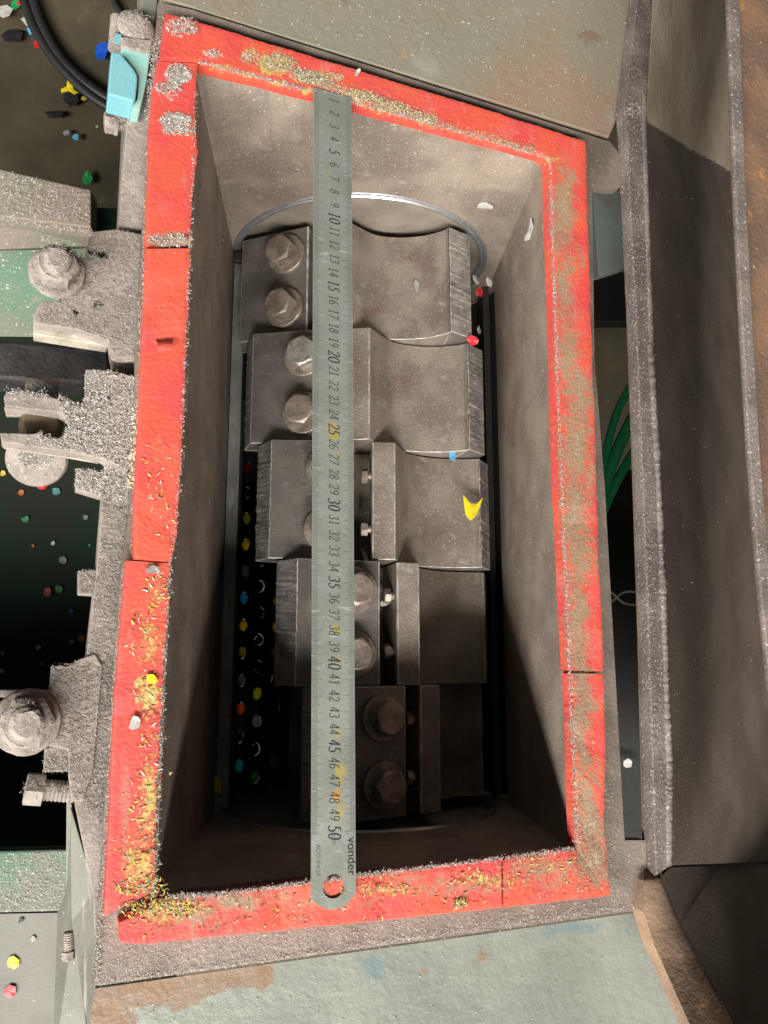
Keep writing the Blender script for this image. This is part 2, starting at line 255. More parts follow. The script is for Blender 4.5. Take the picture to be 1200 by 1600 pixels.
# bed knife along the foot of the left wall, and the one on the right
MB().prism([YP(366, 392, 0.2535), YP(384, 392, 0.2535), YP(343, 1250, -0.25)*[1, 1, 1], YP(322, 1283, -0.2535)] if False else [(-0.1285, 0.2535, -0.2125), (-0.1178, 0.2535, -0.2145), (-0.1178, -0.2535, -0.2145), (-0.1285, -0.2535, -0.2125)], (0, 0, -0.03)).go('bed_knife', m_bed, hs, bevel=0.0008)
MB().prism([(0.1222, 0.2535, -0.262), (0.1285, 0.2535, -0.262), (0.1285, -0.2535, -0.262), (0.1222, -0.2535, -0.262)], (0, 0, -0.03)).go('bed_knife', m_screen, hs)
# perforated screen below the rotor
sc = MB(); RS = 0.1315; PY, PS, RH = 0.0266, 0.0230, 0.0064; holes = []
for i in range(10):
    for j in range(-1, 20):
        s0 = i*PS; y0 = -0.254+j*PY+(PY/2 if i % 2 else 0); 
        rect = [(-PS/2, -PY/2), (0, -PY/2), (PS/2, -PY/2), (PS/2, 0), (PS/2, PY/2), (0, PY/2), (-PS/2, PY/2), (-PS/2, 0)]
        octo = [(RH*math.cos(math.radians(225+45*k)), RH*math.sin(math.radians(225+45*k))) for k in range(8)]
        def cy(p, r): 
            th = math.pi+math.radians(13)+(s0+p[0])/RS; return (RA[0]+r*math.cos(th), min(0.253, max(-0.268, y0+p[1])), RA[1]+r*math.sin(th))
        V = [cy(p, RS) for p in rect]+[cy(p, RS) for p in octo]+[cy(p, RS+0.003) for p in octo]
        sc.add(V, [[k, (k+1) % 8, 8+(k+1) % 8, 8+k] for k in range(8)]+[[8+k, 8+(k+1) % 8, 16+(k+1) % 8, 16+k] for k in range(8)])
        holes.append((cy((0, 0), RS+0.0035), cy((0, 0), RS+0.0045)))
tag(sc.go('perforated_screen', m_screen, hs), kind=None)
th = np.linspace(math.radians(175), math.radians(372), 40); sh = MB(); R2 = 0.152
sh.add([(RA[0]+R2*math.cos(t), y, RA[1]+R2*math.sin(t)) for t in th for y in (-0.2545, 0.2545)], [[2*i, 2*i+1, 2*i+3, 2*i+2] for i in range(39)]); sh.go('light_stop_shell', m_shell, hs)  # unseen shell added to stop outside light leaking through the screen holes
# ================================================================== GASKET (strips of red rubber on the flange)
gk = MB(); GW = 0.011
WEAR = [(x, 95+.287*(x-310), 32, 7, 1, .85) for x in range(345, 850, 42)]+[(x, 93+.287*(x-310), 32, 6, 0, .6) for x in range(365, 850, 42)]+[(430, 100, 34, 22, 1, 1), (395, 85, 30, 18, 1, .7), (480, 120, 40, 14, 1, 1), (505, 122, 30, 16, 0, .6), (560, 150, 40, 12, 1, 1), (610, 168, 40, 11, 1, .9), (660, 188, 40, 9, 1, .8), (730, 212, 50, 9, 0, .7), (800, 232, 50, 10, 0, .8), (285, 45, 30, 18, 2, .75), (335, 85, 20, 9, 2, .8), (300, 75, 40, 14, 1, .45),
  (278, 118, 18, 16, 2, 1), (270, 150, 24, 12, 2, .7), (275, 190, 26, 16, 2, 1), (262, 375, 40, 14, 0, 1), (272, 375, 34, 13, 2, .75), (265, 320, 20, 10, 1, .5), (275, 225, 15, 10, 1, .5), (262, 430, 30, 40, 1, .36),
  (245, 720, 26, 60, 1, .42), (255, 790, 20, 60, 1, .5), (240, 890, 16, 16, 2, .8), (245, 930, 18, 40, 1, .7), (225, 1000, 26, 50, 1, .75), (232, 1085, 24, 40, 1, .95), (235, 1160, 20, 60, 1, .6), (230, 1250, 22, 90, 1, .85), (220, 1350, 36, 50, 1, .85), (225, 1385, 40, 18, 2, .6), (205, 1330, 30, 40, 1, .5),
  (255, 1420, 70, 26, 1, .85), (300, 1425, 50, 24, 0, .8), (370, 1410, 50, 16, 0, .85), (310, 1440, 16, 22, 2, .6), (450, 1400, 40, 14, 0, .6), (600, 1390, 70, 16, 1, .7), (650, 1375, 80, 14, 0, .55), (760, 1375, 60, 18, 1, .75), (850, 1360, 60, 22, 0, .7), (920, 1345, 34, 30, 0, 1), (850, 1350, 60, 14, 1, .6), (720, 1412, 12, 7, 1, .9),
  (877, 330, 24, 90, 0, .9), (882, 450, 24, 90, 0, .7), (888, 560, 26, 90, 0, .8), (896, 680, 30, 120, 0, .8), (900, 830, 32, 120, 0, .85), (902, 980, 28, 100, 0, .8), (908, 1120, 22, 110, 0, .9), (916, 1270, 24, 100, 0, .9), (925, 1365, 40, 30, 0, .8), (300, 1440, 120, 40, 0, .5), (500, 1405, 160, 25, 0, .55), (700, 1385, 160, 25, 0, .6), (860, 1365, 90, 40, 0, .6), (250, 470, 40, 90, 1, .25), (230, 1200, 40, 250, 1, .5), (560, 145, 260, 22, 0, .3),
  (920, 610, 10, 40, 0, .8), (925, 740, 12, 60, 0, .7), (905, 400, 10, 30, 0, .6), (930, 880, 9, 40, 0, .6), (935, 1300, 14, 40, 0, .8), (882, 320, 15, 66, 0, 1), (884, 300, 12, 50, 1, .6), (884, 440, 13, 66, 0, .95), (888, 530, 14, 40, 0, .75), (900, 610, 17, 60, 0, .95), (904, 700, 18, 70, 0, 1), (900, 800, 20, 80, 0, 1), (905, 880, 20, 60, 0, .85), (905, 960, 16, 60, 0, 1), (908, 1060, 13, 70, 0, 1), (910, 1160, 12, 80, 0, 1.0), (918, 1270, 17, 70, 0, 1.1), (926, 1340, 22, 40, 0, 1.1), (932, 1160, 8, 80, 1, .6), (905, 265, 20, 40, 1, .4), (946, 1390, 10, 30, 2, .5)]
gasket = mk('gasket', [F(250, 20, -0.002), F(252, 20, -0.002), F(251, 22, -0.002)], [[0, 1, 2]], m_gask, hs)   # replaced below by the first strip
def strip(A, B, n, name='gasket_strip', w0=GW, label=None, jag=(0.9, 1.5), parent=None):
    """A: inner edge, B: outer edge (pixel polylines read off the photograph, laid on the flange plane)"""
    if len(A) == len(B):
        A, B = np.array(A, float), np.array(B, float); q = np.r_[0, np.cumsum(np.linalg.norm(np.diff((A+B)/2, axis=0), axis=1))]; t = np.linspace(0, q[-1], n)
        A, B = (np.c_[np.interp(t, q, X[:, 0]), np.interp(t, q, X[:, 1])] for X in (A, B))
    else: A = resample(A, n); B = resample(B, n)
    d = B-A; d /= np.linalg.norm(d, axis=1)[:, None]
    A = A+d*(sm_noise(n, 2, jag[0]*.8)+sm_noise(n, 14, 0.8 if jag[0] > .5 else .4))[:, None]; B = B-d*(sm_noise(n, 2, 0.4)+sm_noise(n, 12, 0.5))[:, None]
    k = 16; P = np.array([A[i]*(1-j/k)+B[i]*(j/k) for i in range(n) for j in range(k+1)])
    lump = (sm_noise(n, 14, 0.0004)[:, None]*np.ones((1, k+1))+rng.normal(0, 0.00007, (n, k+1))).ravel()
    edge = np.array([0.0004 if j in (0, k) else 0 for i in range(n) for j in range(k+1)])
    V = [F(p[0], p[1], w0-e+q) for p, q, e in zip(P, lump, edge)]; Fc = [[i*(k+1)+j, i*(k+1)+j+1, (i+1)*(k+1)+j+1, (i+1)*(k+1)+j] for i in range(n-1) for j in range(k)]
    rim = [i*(k+1) for i in range(n)]+[(n-1)*(k+1)+j for j in range(1, k+1)]+[i*(k+1)+k for i in range(n-2, -1, -1)]+[j for j in range(k-1, 0, -1)]
    b0 = len(V); off = NF*(w0-0.0004); V += [V[r]-off+NF*0 for r in rim]; q = len(rim)
    Fc += [[rim[i], rim[(i+1) % q], b0+(i+1) % q, b0+i] for i in range(q)]
    Pj = P+np.c_[(sm_noise(n, 5, 4)[:, None]+sm_noise(n, 14, 4)[:, None]+np.zeros((1, k+1))).ravel(), np.zeros(len(P))]; wr = blobs(np.vstack([Pj, Pj[rim]]), WEAR); wr[len(P):] *= 0.3
    return mk(name, V, Fc, m_gask, parent or gasket, wear=wr, smooth=True)
bpy.data.objects.remove(gasket)
gasket = strip([(250, 94), (308, 97), (400, 119), (500, 146), (600, 173), (700, 200), (800, 226), (846, 240), (857, 248), (859, 262), (861, 336), (864, 420), (869, 556), (873, 700), (881, 866), (887, 982), (890, 1048)],
  [(258, 21), (304, 33), (400, 62), (506, 94), (610, 126), (712, 157), (820, 191), (890, 213), (915, 221), (916, 250), (917, 340), (921, 420), (925, 560), (930, 700), (935, 870), (941, 985), (943, 1049)], 620, 'gasket', parent=hs, jag=(.22, 1))
strip([(309, 99), (306, 140), (303, 200), (302, 209)], [(246, 96), (240, 130), (234, 195), (233, 206)], 60, jag=(.6, 1))
strip([(307, 208), (309, 240), (304, 262), (300, 310), (298, 362)], [(233, 208), (231, 300), (229, 385)], 80)
strip([(297, 388), (290, 540), (283, 720), (275, 840), (267, 878)], [(229, 389), (222, 540), (216, 690), (210, 790), (209, 874)], 220)
strip([(298, 364), (297, 386)], [(231, 358), (229, 387)], 16, w0=GW-0.0035, jag=(.5, 1))
strip([(266, 880), (262, 960), (255, 1060), (247, 1200), (242, 1300), (241, 1392)], [(197, 876), (190, 960), (180, 1080), (172, 1250), (163, 1432)], 240)
strip([(186, 1441), (262, 1404), (340, 1398), (540, 1372), (783, 1342)], [(188, 1471), (225, 1476), (340, 1463), (560, 1442), (784, 1418)], 260)
strip([(787, 1342), (840, 1336), (902, 1327)], [(787, 1418), (850, 1411), (953, 1399)], 70)
strip([(891, 1052), (895, 1120), (899, 1261), (902, 1326)], [(943, 1053), (946, 1200), (943, 1280), (947, 1330), (953, 1398)], 140, jag=(.5, 1))
strip([(190, 1441), (215, 1418), (252, 1398), (262, 1404)], [(188, 1472), (196, 1474), (205, 1474), (215, 1475)], 20) if False else None
# curled tear in the rubber, left side
fc = F(256, 543, GW+0.0006); cv = []
for j in range(7):
    t = j/6; hgt = 0.0012+0.004*math.sin(t*2.2)
    for i in range(5): cv.append(fc+HF*(i/4-0.5)*0.010*(1-0.25*t)+VF*(0.004-t*0.0085+0.0015*(i/4))+NF*hgt)
mk('rubber_flap', cv, [[j*5+i, j*5+i+1, (j+1)*5+i+1, (j+1)*5+i] for j in range(6) for i in range(4)], m_gask, gasket, smooth=True, wear=np.zeros((35, 3)))
# ================================================================== ROTOR
rt = thing('cutting_rotor', 'five step staggered rotor with bolted cutting knives lying down inside the chamber', 'rotor', (RA[0], 0, RA[1]))
KT, KL, KR = (-0.0765, 0.092), (-0.0890, 0.0703), -0.0085
def rot(p, a): c, s = math.cos(a), math.sin(a); return (p[0]*c-p[1]*s, p[0]*s+p[1]*c)
back = spline([(0.0265, 0.0885), (0.0305, 0.077), (0.0405, 0.0545), (0.0575, 0.0425), (0.080, 0.0365), (0.097, 0.0378)], 6)
arm = [(-0.0888, 0.0698), (-0.0082, 0.0698), (-0.0082, 0.050), (0.0065, 0.050), (0.0065, 0.0885), (0.0075, 0.0895), (0.0255, 0.0895)]+[tuple(p) for p in back]+[(0.1015, 0.0390)]
prof = []
for k in range(3):
    prof += [rot(p, -k*2*math.pi/3) for p in (arm if k < 2 else [(-0.05, 0.046), (-0.0082, 0.042), (0.03, 0.034), (0.06, 0.029), (0.085, 0.031), (0.1015, 0.0390)])]
SEG = [(0.25, 0.15), (0.15, 0.05), (0.05, -0.05), (-0.05, -0.15), (-0.15, -0.248)]
ROT = [27, 13.5, 0, -13.5, -27]
hl = 0.0492
seg_me = kn_me = None
bolt_mb = MB().rings((0, 0, 0), (0, 0, 1), [('hex', 0), ('hextop', 0.0118), (0.0118*0.96, 0.0120), (0.0108, 0.0122)], n=36, hexaf=0.0240)
wash_mb = MB().rings((0, 0, 0), (0, 0, 1), [(0.0176, 0), (0.0180, 0.0006), (0.0180, 0.0034), (0.0172, 0.0042), (0.009, 0.0042)], n=44)
screw_mb = MB().rings((0, 0, 0), (-1, 0, 0), [(0.0035, -0.007), (0.0035, 0), ('hex', 0), ('hextop', 0.0052), (0.0045, 0.0055)], n=24, hexaf=0.0105)
protos = {}
def place(key, mb, material, parent, loc, rotv=(0, 0, 0), name=None, bevel=0, smooth=False):
    if key not in protos:
        o = mb.go(name or key, material, parent, local=True, bevel=bevel, smooth=smooth); protos[key] = o
    else:
        o = protos[key].copy(); COL.objects.link(o); o.parent = parent
    o.location = loc; o.rotation_euler = rotv; return o
for k, ((ya, yb), rd) in enumerate(zip(SEG, ROT)):
    yc = (ya+yb)/2; a = -math.radians(rd)
    sg = place('rotor_segment', MB().prism([(x, -hl, z) for x, z in prof], (0, 2*hl, 0)), m_rotor, rt, (0, yc, 0), (0, a, 0), bevel=0.0009)
    if k == 0: sg.data.materials.append(m_worn); sg.modifiers['bevel'].material = 1
    # knife: bevelled bar with a slightly ragged edge
    if 'knife' not in protos:
        mb = MB(); n = 40; ys = np.linspace(-hl, hl, n); jag1 = rng.normal(0, 0.00035, n); V = []
        for y, j1 in zip(ys, jag1):
            V += [(KT[0]+j1*0.5, y, KT[1]), (KL[0]-j1, y, KL[1]+0.0004), (KL[0]+0.004, y, 0.0702), (KR, y, 0.0702), (KR, y, 0.0912), (KR-0.0008, y, 0.092)]
        Fc = [[i*6+q, i*6+(q+1) % 6, (i+1)*6+(q+1) % 6, (i+1)*6+q] for i in range(n-1) for q in range(6)]+[list(range(6)), list(range((n-1)*6, n*6))]
        mb.add(V, Fc)
    kn = place('knife', mb if 'knife' not in protos else None, m_knife, rt, (0, yc, 0), (0, a, 0), bevel=0.0008)
    if k == 0:
        kn.data.materials.append(m_edge); kn.data.materials.append(m_worn); kn.modifiers['bevel'].material = 2
        for p in kn.data.polygons:
            if p.normal.x < -0.6 and p.normal.z > 0.2: p.material_index = 1
    # the knife of the next arm, seen on edge at the right
    for q in (1,):
        place('knife', None, m_knife, rt, (0, yc, 0), (0, a+q*2*math.pi/3, 0))
    for s in (1, -1):
        wz = place('washer', wash_mb, m_bolt, kn, (-0.0305+rng.normal(0, .0004), s*0.0252, 0.0921), (0, 0, 0), bevel=0)
        bo = place('bolt', bolt_mb, m_bolt, kn, (-0.0305+rng.normal(0, .0004), s*0.0252, 0.0962), (0, 0, rng.uniform(0, 1)), bevel=0.0003)
        if k == 1 and s == 1:
            bo.data = bo.data.copy(); bo.data.materials[0] = m_zinc; bo['label'] = 'cleaner bright zinc bolt'
        if k == 0 and s == -1:
            for tx, px_, py_, rz in (('8.8', -.0072, -.0042, 1.9), ('NEL', .0010, .0062, -.9)):
                cu = bpy.data.curves.new('t', 'FONT'); cu.body = tx; cu.size = .0048; cu.extrude = .00018; to = bpy.data.objects.new('t', cu); COL.objects.link(to); bpy.context.view_layer.update()
                me = bpy.data.meshes.new_from_object(to.evaluated_get(bpy.context.evaluated_depsgraph_get())); bpy.data.objects.remove(to); me.materials.clear(); me.materials.append(m_bolt); me.name = 'head_stamp'
                ho = bpy.data.objects.new('head_stamp', me); COL.objects.link(ho); ho.parent = kn; ho.location = (bo.location.x+px_*.8, bo.location.y+py_*.8, .0962+.0123); ho.rotation_euler = (0, 0, rz)
        place('adjusting_screw', screw_mb, m_bolt, kn, (0.0035, s*0.0225, 0.0795), (rng.uniform(0, 1), 0, 0))
for ys in (1, -1):
    zz = -0.012 if ys < 0 else 0
    MB().rings((0+RA[0], ys*(YW+0.0035), RA[1]+zz), (0, ys, 0), [(0.02, 0), (0.118, 0), (0.1185, 0.0004), (0.1185, 0.008)], n=72).go('rotor_end_disc', m_disc, rt)
MB().cyl((RA[0], -0.2585, RA[1]), (RA[0], 0.2585, RA[1]), 0.045).go('shaft', m_rotor, rt)
# ================================================================== RULER
rw = GW+0.0016
pt, pb = F(520, 144, rw), F(521.5, 1421, rw)
A_ = (pb-pt); Lr = np.linalg.norm(A_); A_ /= Lr; B_ = np.cross(NF, A_); B_ = B_ if B_[0] > 0 else -B_; RWID = 0.0273
rl = thing('steel_ruler', 'stainless steel fifty centimetre ruler lying lengthwise across the red feed opening', 'ruler', tuple(pt))
def RP(a, b, h=0.0): return pt+A_*a+B_*b+NF*h
hwid = RWID/2
out = [(0, -hwid), (0, hwid)]; ra = 0.0235
end = [(Lr-0.0085+0.0085*math.cos(t*math.pi/2)-0.0, 0) for t in (0,)]
tt = np.linspace(-1, 1, 17); cap = [(Lr-0.0075*abs(t)**2.2, hwid*t) for t in tt[::-1]]
poly = [RP(0, -hwid), RP(0, hwid)]+[RP(a, b) for a, b in cap]
hc = (Lr-0.0125, 0.0); hr = 0.0066
hole = [RP(hc[0]+hr*math.cos(t), hc[1]+hr*math.sin(t)) for t in np.linspace(0, 2*math.pi, 32, endpoint=False)]
# blade as a strip of quads (so wear marks can be stored) plus an end piece with the hole
nb = 160; kb = 8; La = Lr-0.030; V = []; P2 = []
for i in range(nb+1):
    for j in range(kb+1):
        a, b = La*i/nb, -hwid+RWID*j/kb; V.append(RP(a, b)); P2.append((a, b))
P2 = np.array(P2)
wr = blobs(P2*1000, [(240, -1, 12, 6, 0, .8), (255, 3, 9, 5, 0, .7), (150, 1, 8, 3, 0, .8), (366, 2, 9, 5, 0, .75), (370, -5, 8, 4, 0, .6), (385, 4, 6, 4, 0, .6), (425, 3, 10, 5, 0, .8), (450, 4, 14, 6, 0, .85), (462, 2, 9, 5, 1, 1), (470, 5, 9, 4, 0, .9), (100, -6, 30, 4, 0, .35), (60, -4, 20, 5, 0, .5), (200, -8, 40, 4, 0, .35)])
blade = mk('blade', V, [[i*(kb+1)+j, i*(kb+1)+j+1, (i+1)*(kb+1)+j+1, (i+1)*(kb+1)+j] for i in range(nb) for j in range(kb)], m_steelrule, rl, wear=wr)
sol = blade.modifiers.new('solid', 'SOLIDIFY'); sol.thickness = 0.001; sol.offset = -1 if blade.data.polygons[0].normal@Vector(NF) > 0 else 1
endp = MB().prism([RP(La, -hwid), RP(La, hwid)]+[RP(a, b) for a, b in cap], -NF*0.001, [hole]).go('ruler_end', m_steelrule, blade)
# digits drawn with a broad-nib pen
def arc(cx, cy, rx, ry, a0, a1, n=14): return [(cx+rx*math.cos(math.radians(a0+(a1-a0)*i/n)), cy+ry*math.sin(math.radians(a0+(a1-a0)*i/n))) for i in range(n+1)]
DIG = {'0': [arc(.3, .5, .22, .46, 0, 360, 26)], '1': [[(.16, .86), (.32, .96)], [(.32, .96), (.32, .04)], [(.17, .03), (.47, .03)]], '2': [arc(.29, .7, .21, .26, 165, -25)+[(.12, .06)], [(.1, .05), (.52, .05)], [(.52, .05), (.53, .14)]],
  '3': [arc(.27, .74, .19, .22, 150, -75), arc(.26, .28, .23, .25, 80, -150)], '4': [[(.4, .03), (.4, .97), (.06, .3)], [(.06, .29), (.56, .29)]], '5': [[(.5, .95), (.2, .95), (.16, .55)], arc(.26, .3, .23, .27, 115, -150)],
  '6': [[(.48, .96)]+arc(.5, .42, .42, .5, 110, 180, 8), arc(.3, .28, .21, .25, 0, 360, 22)], '7': [[(.1, .82), (.12, .95), (.54, .95), (.24, .03)]], '8': [arc(.3, .73, .17, .22, 0, 360, 20), arc(.3, .27, .21, .25, 0, 360, 22)],
  '9': [arc(.3, .7, .21, .25, 0, 360, 22), arc(.1, .58, .42, .5, 0, -72, 8)]}
num = MB(); cnt = [0]
def glyph(ch, a0, b0, h, nib, slant=0.16, wid=0.78):
    for st in DIG[ch]:
        for (x0, y0), (x1, y1) in zip(st[:-1], st[1:]):
            for nx, ny in ((nib, nib*0.15), (0.028, -0.034)):
                q = [(x0-nx, y0-ny), (x0+nx, y0+ny), (x1+nx, y1+ny), (x1-nx, y1-ny)]; cnt[0] += 1; hh = 0.00006+0.000004*(cnt[0] % 7)
                num.add([RP(a0+(x+slant*y)*h*wid, b0+(y-0.5)*h, hh) for x, y in q], [[0, 1, 2, 3]])
A0 = -0.0035; CMU = (Lr-0.0420-A0)/50.0
for k in range(1, 51):
    big = k % 5 == 0 and (k % 10 == 0 or k in (5, 15, 25, 35, 45)); h = 0.0084 if k % 10 == 0 else (0.0078 if big else 0.0068); nib = 0.07 if big else 0.05
    a = A0+k*CMU
    s = str(k); adv = h*0.50; L = adv*len(s); 
    for i, ch in enumerate(s): glyph(ch, a-L/2-h*0.03+i*adv, 0.0006+ (0.0006 if k < 14 else 0), h, nib)
num.go('numerals', m_ink, blade)
tk = MB()
for i in range(4, 501):
    a = A0+i*CMU/10; ln = 0.0066 if i % 10 == 0 else (0.0052 if i % 5 == 0 else 0.0036)
    for sgn in (-1, 1):
        b0, b1 = sgn*(hwid-0.0003), sgn*(hwid-ln); tk.add([RP(a-0.00012, b0, .00005), RP(a+0.00012, b0, .00005), RP(a+0.00012, b1, .00005), RP(a-0.00012, b1, .00005)], [[0, 1, 2, 3]])
tag(tk.go('tick_marks', m_ink2, blade), kind='stuff')
def text(s, a, b, size, material, parent, name, h=0.00006, bold=0.0):
    cu = bpy.data.curves.new('t', 'FONT'); cu.body = s; cu.size = 1; cu.offset = bold; to = bpy.data.objects.new('t', cu); COL.objects.link(to); bpy.context.view_layer.update()
    me = bpy.data.meshes.new_from_object(to.evaluated_get(bpy.context.evaluated_depsgraph_get())); V = [v.co.copy() for v in me.vertices]; Fc = [list(p.vertices) for p in me.polygons]; bpy.data.objects.remove(to); bpy.data.curves.remove(cu); bpy.data.meshes.remove(me)
    return mk(name, [RP(a+v.x*size, b+v.y*size, h) for v in V], Fc, material, parent)
text('vonder', Lr-0.0385, 0.0088, 0.0074, m_ink, blade, 'lettering', bold=0.012)
text('A\u00c7O INOX', Lr-0.0365, -0.0106, 0.0036, m_ink2, blade, 'lettering')
text('cm', Lr-0.0405, -0.0010, 0.0042, m_ink2, blade, 'lettering')
# ================================================================== LEFT SIDE: rail, lugs, bolts
RAIL = [(247, -40), (247, 3), (235, 150), (221, 400), (209, 620), (203, 800), (189, 900), (176, 1100), (162, 1310), (152, 1480), (150, 1530), (146, 1400), (118, 1262), (131, 1060), (150, 900), (158, 800), (166, 700), (176, 600), (178, 420), (186, 350), (197, 200), (215, 60), (222, -40)]
MB().prism(Fs(RAIL, -0.016), -NF*0.02).go('side_rail', m_dust, hs, bevel=0.0008)
MB().prism(Fs([(219, -40), (248, -40), (246, 4), (243, 27), (220, 24)], -0.006), -NF*0.02).go('corner_post', m_gsheet, hs, bevel=0.0006)
# casing sheets hanging below the rail
def sheet(name, pts, material, vec=(0.002, 0, 0), parent=hs): return MB().prism(pts, vec).go(name, material, parent)
sheet('casing_sheet', [F(197, 200, -.036), F(185, 362, -.036), F(182, 362, -.10), F(190, 200, -.10)], m_gsheet)
sheet('casing_sheet', [F(110, 1262, -.02), F(148, 1392, -.02), F(150, 1700, -.02), F(141, 1620, -.03), F(112, 1440, -.045)], m_gsheet, (0, 0, -0.002))
sheet('casing_sheet', [F(104, 1248, -.05), F(112, 1258, -.05), F(115, 1440, -.05), F(146, 1700, -.05), F(80, 1700, -.07), F(90, 1425, -.07), F(103, 1395, -.06)], m_gsheet, (0, 0, -0.002))
def lug(name, polys, w, t, material, holes=(), parent=hs, label=None):
    o = MB().prism(Fs(polys, w), -NF*t, [Fs(h, w) for h in holes]).go(name, material, parent, bevel=0.0006)
    if label: o['label'] = label
    return o
l1 = lug('clamp_lug', [(142, 362), (182, 358), (224, 366), (224, 562), (186, 566), (174, 560), (170, 532), (118, 514), (52, 505), (52, 492), (66, 470), (96, 470), (88, 420), (112, 400), (132, 402)], -0.011, 0.012, m_dust, [[(136, 386), (170, 386), (170, 402), (140, 402)], [(146, 470), (158, 466), (163, 474), (156, 482), (147, 480)], [(114, 484), (120, 480), (124, 488), (118, 494)]])
l2 = lug('clamp_lug', [(6, 620), (10, 612), (70, 616), (112, 632), (132, 632), (134, 577), (170, 578), (222, 590), (212, 720), (200, 735), (158, 716), (120, 708), (2, 690), (0, 676), (60, 678), (92, 684), (104, 676), (108, 664), (103, 652), (92, 645), (8, 634)], -0.004, 0.014, m_dust, [[(136, 606), (176, 606), (176, 624), (136, 622)]])
lug('lug_stub', [(120, 732), (152, 736), (166, 742), (164, 778), (118, 764)], -0.016, 0.012, m_dust); lug('lug_stub', [(122, 892), (151, 890), (150, 930), (122, 928)], -0.02, 0.012, m_dust)
l3 = lug('clamp_lug', [(80, 1040), (108, 1040), (124, 1030), (148, 1022), (160, 1040), (146, 1200), (130, 1252), (112, 1252), (108, 1218), (106, 1172), (68, 1164), (60, 1150), (66, 1130), (76, 1096)], -0.014, 0.014, m_dust)
lug('lug_stub', [(70, 1168), (106, 1164), (106, 1206), (68, 1206)], -0.02, 0.014, m_dust)
lug('lug_bar', [(-20, 1078), (112, 1078), (114, 1088), (-20, 1090)], -0.022, 0.012, m_dust)
lug('lug_bar', [(52, 505), (118, 514), (172, 533), (168, 541), (52, 522)], -0.022, 0.012, m_pale)  # pale front faces of the lugs; the light on them is in the colour
lug('lug_edge', [(2, 691), (120, 709), (158, 717), (154, 724), (118, 717), (6, 700)], -0.019, 0.003, m_pale)
lug('lug_edge', [(6, 635), (84, 644), (80, 651), (10, 650)], -0.019, 0.003, m_pale)
def stud(px, py, w, rw_, raf, label, r0=0, up=0.010):
    c = F(px, py, w); t = thing('clamp_bolt', label, 'bolt', tuple(c), 'large dusty clamp bolts on the left lugs')
    n = 36
    def lumpy(mb, amp):
        mb.V = [v+rng.normal(0, amp, 3) for v in mb.V]; return mb
    lumpy(MB().rings(c, NF, [(rw_, 0), (rw_*1.03, .0012), (rw_*0.98, .0035), (rw_*0.55, .005)], n=n), 0.00025).go('washer', m_dust, t, smooth=True)
    lumpy(MB().rings(c+NF*0.004, NF, [('hex', 0), ('hextop', up), (raf*.45, up+.0008)], n=n, hexaf=raf), 0.0002).go('nut', m_dust, t)
    lumpy(MB().rings(c+NF*(0.004+up), NF, [(raf*.34, 0), (raf*.34, .006), (raf*.26, .0075)], n=20), 0.0002).go('stud_end', m_dust, t)
    return t
stud(89, 428, -0.010, 0.0158, 0.0225, 'dust caked washer and nut beside green beam on upper left lug', up=.011)
stud(42, 1128, -0.014, 0.0175, 0.026, 'dust caked round bolt head on lower left lug near dark bin', up=.010)
# eye pin held in the forked lug
ep = thing('swing_bolt', 'brown swing bolt pin with dusty washer held in forked lug', 'bolt', tuple(F(60, 690, -0.02)))
MB().rings(F(62, 668, -0.028), (HF*0.2+NF), [(0.012, 0), (0.0125, .006), (0.011, .011), (0.006, .0125)], n=30).go('pin_head', plain('brown pin steel', (0.16, 0.125, 0.08), 0.4, 0.4), ep, smooth=True)
MB().rings(F(58, 716, -0.045), (VF*-0.6+NF), [(0.004, -.004), (0.0175, 0), (0.0180, .002), (0.0165, .0042), (0.008, .006)], n=34).go('washer', m_dust, ep)
MB().cyl(F(64, 735, -.06), F(66, 760, -.07), 0.003).go('red_tip', FC['red'], ep); MB().cyl(F(40, 605, -.03), F(92, 612, -.03), 0.008, n=12).go('dusty_nut', m_dust, ep)
def side_bolt(p_head, p_mid, p_end, rh, rs, label, material=m_dust):
    t = thing('side_bolt', label, 'bolt', tuple(p_mid), 'bolts sticking out of the left side rail'); p_head, p_mid, p_end = map(np.asarray, (p_head, p_mid, p_end)); d = p_mid-p_head
    MB().rings(p_head, d, [(rh*.85, 0), ('hex', .0006), ('hex', np.linalg.norm(d))], n=24, hexaf=rh*1.8).go('bolt_head', material, t)
    n = 16; pts = [p_mid+(p_end-p_mid)*i/n for i in range(n+1)]; MB().tube(pts, [rs*(1.06 if i % 2 else .94) for i in range(n+1)], 14).go('bolt_shank', material, t); return t
side_bolt(F(163, 191, -.03), F(179, 193, -.03), F(204, 197, -.03), .0065, .0048, 'small dusty bolt below teal switch on side rail')
MB().cyl(F(179, 192, -.03), F(184, 193, -.03), .0088, n=6).go('nut', m_dust, bpy.data.objects['side_bolt'])
side_bolt(F(39, 1232, -.035), F(68, 1234, -.035), F(118, 1238, -.035), .0092, .0058, 'dusty threaded bolt under lower left lug above green ledge')
side_bolt(F(107, 1500, -.045), F(107, 1486, -.045), F(107, 1456, -.045), .0036, .0028, 'small dusty bolt on grey sheet at lower left corner', m_dust)
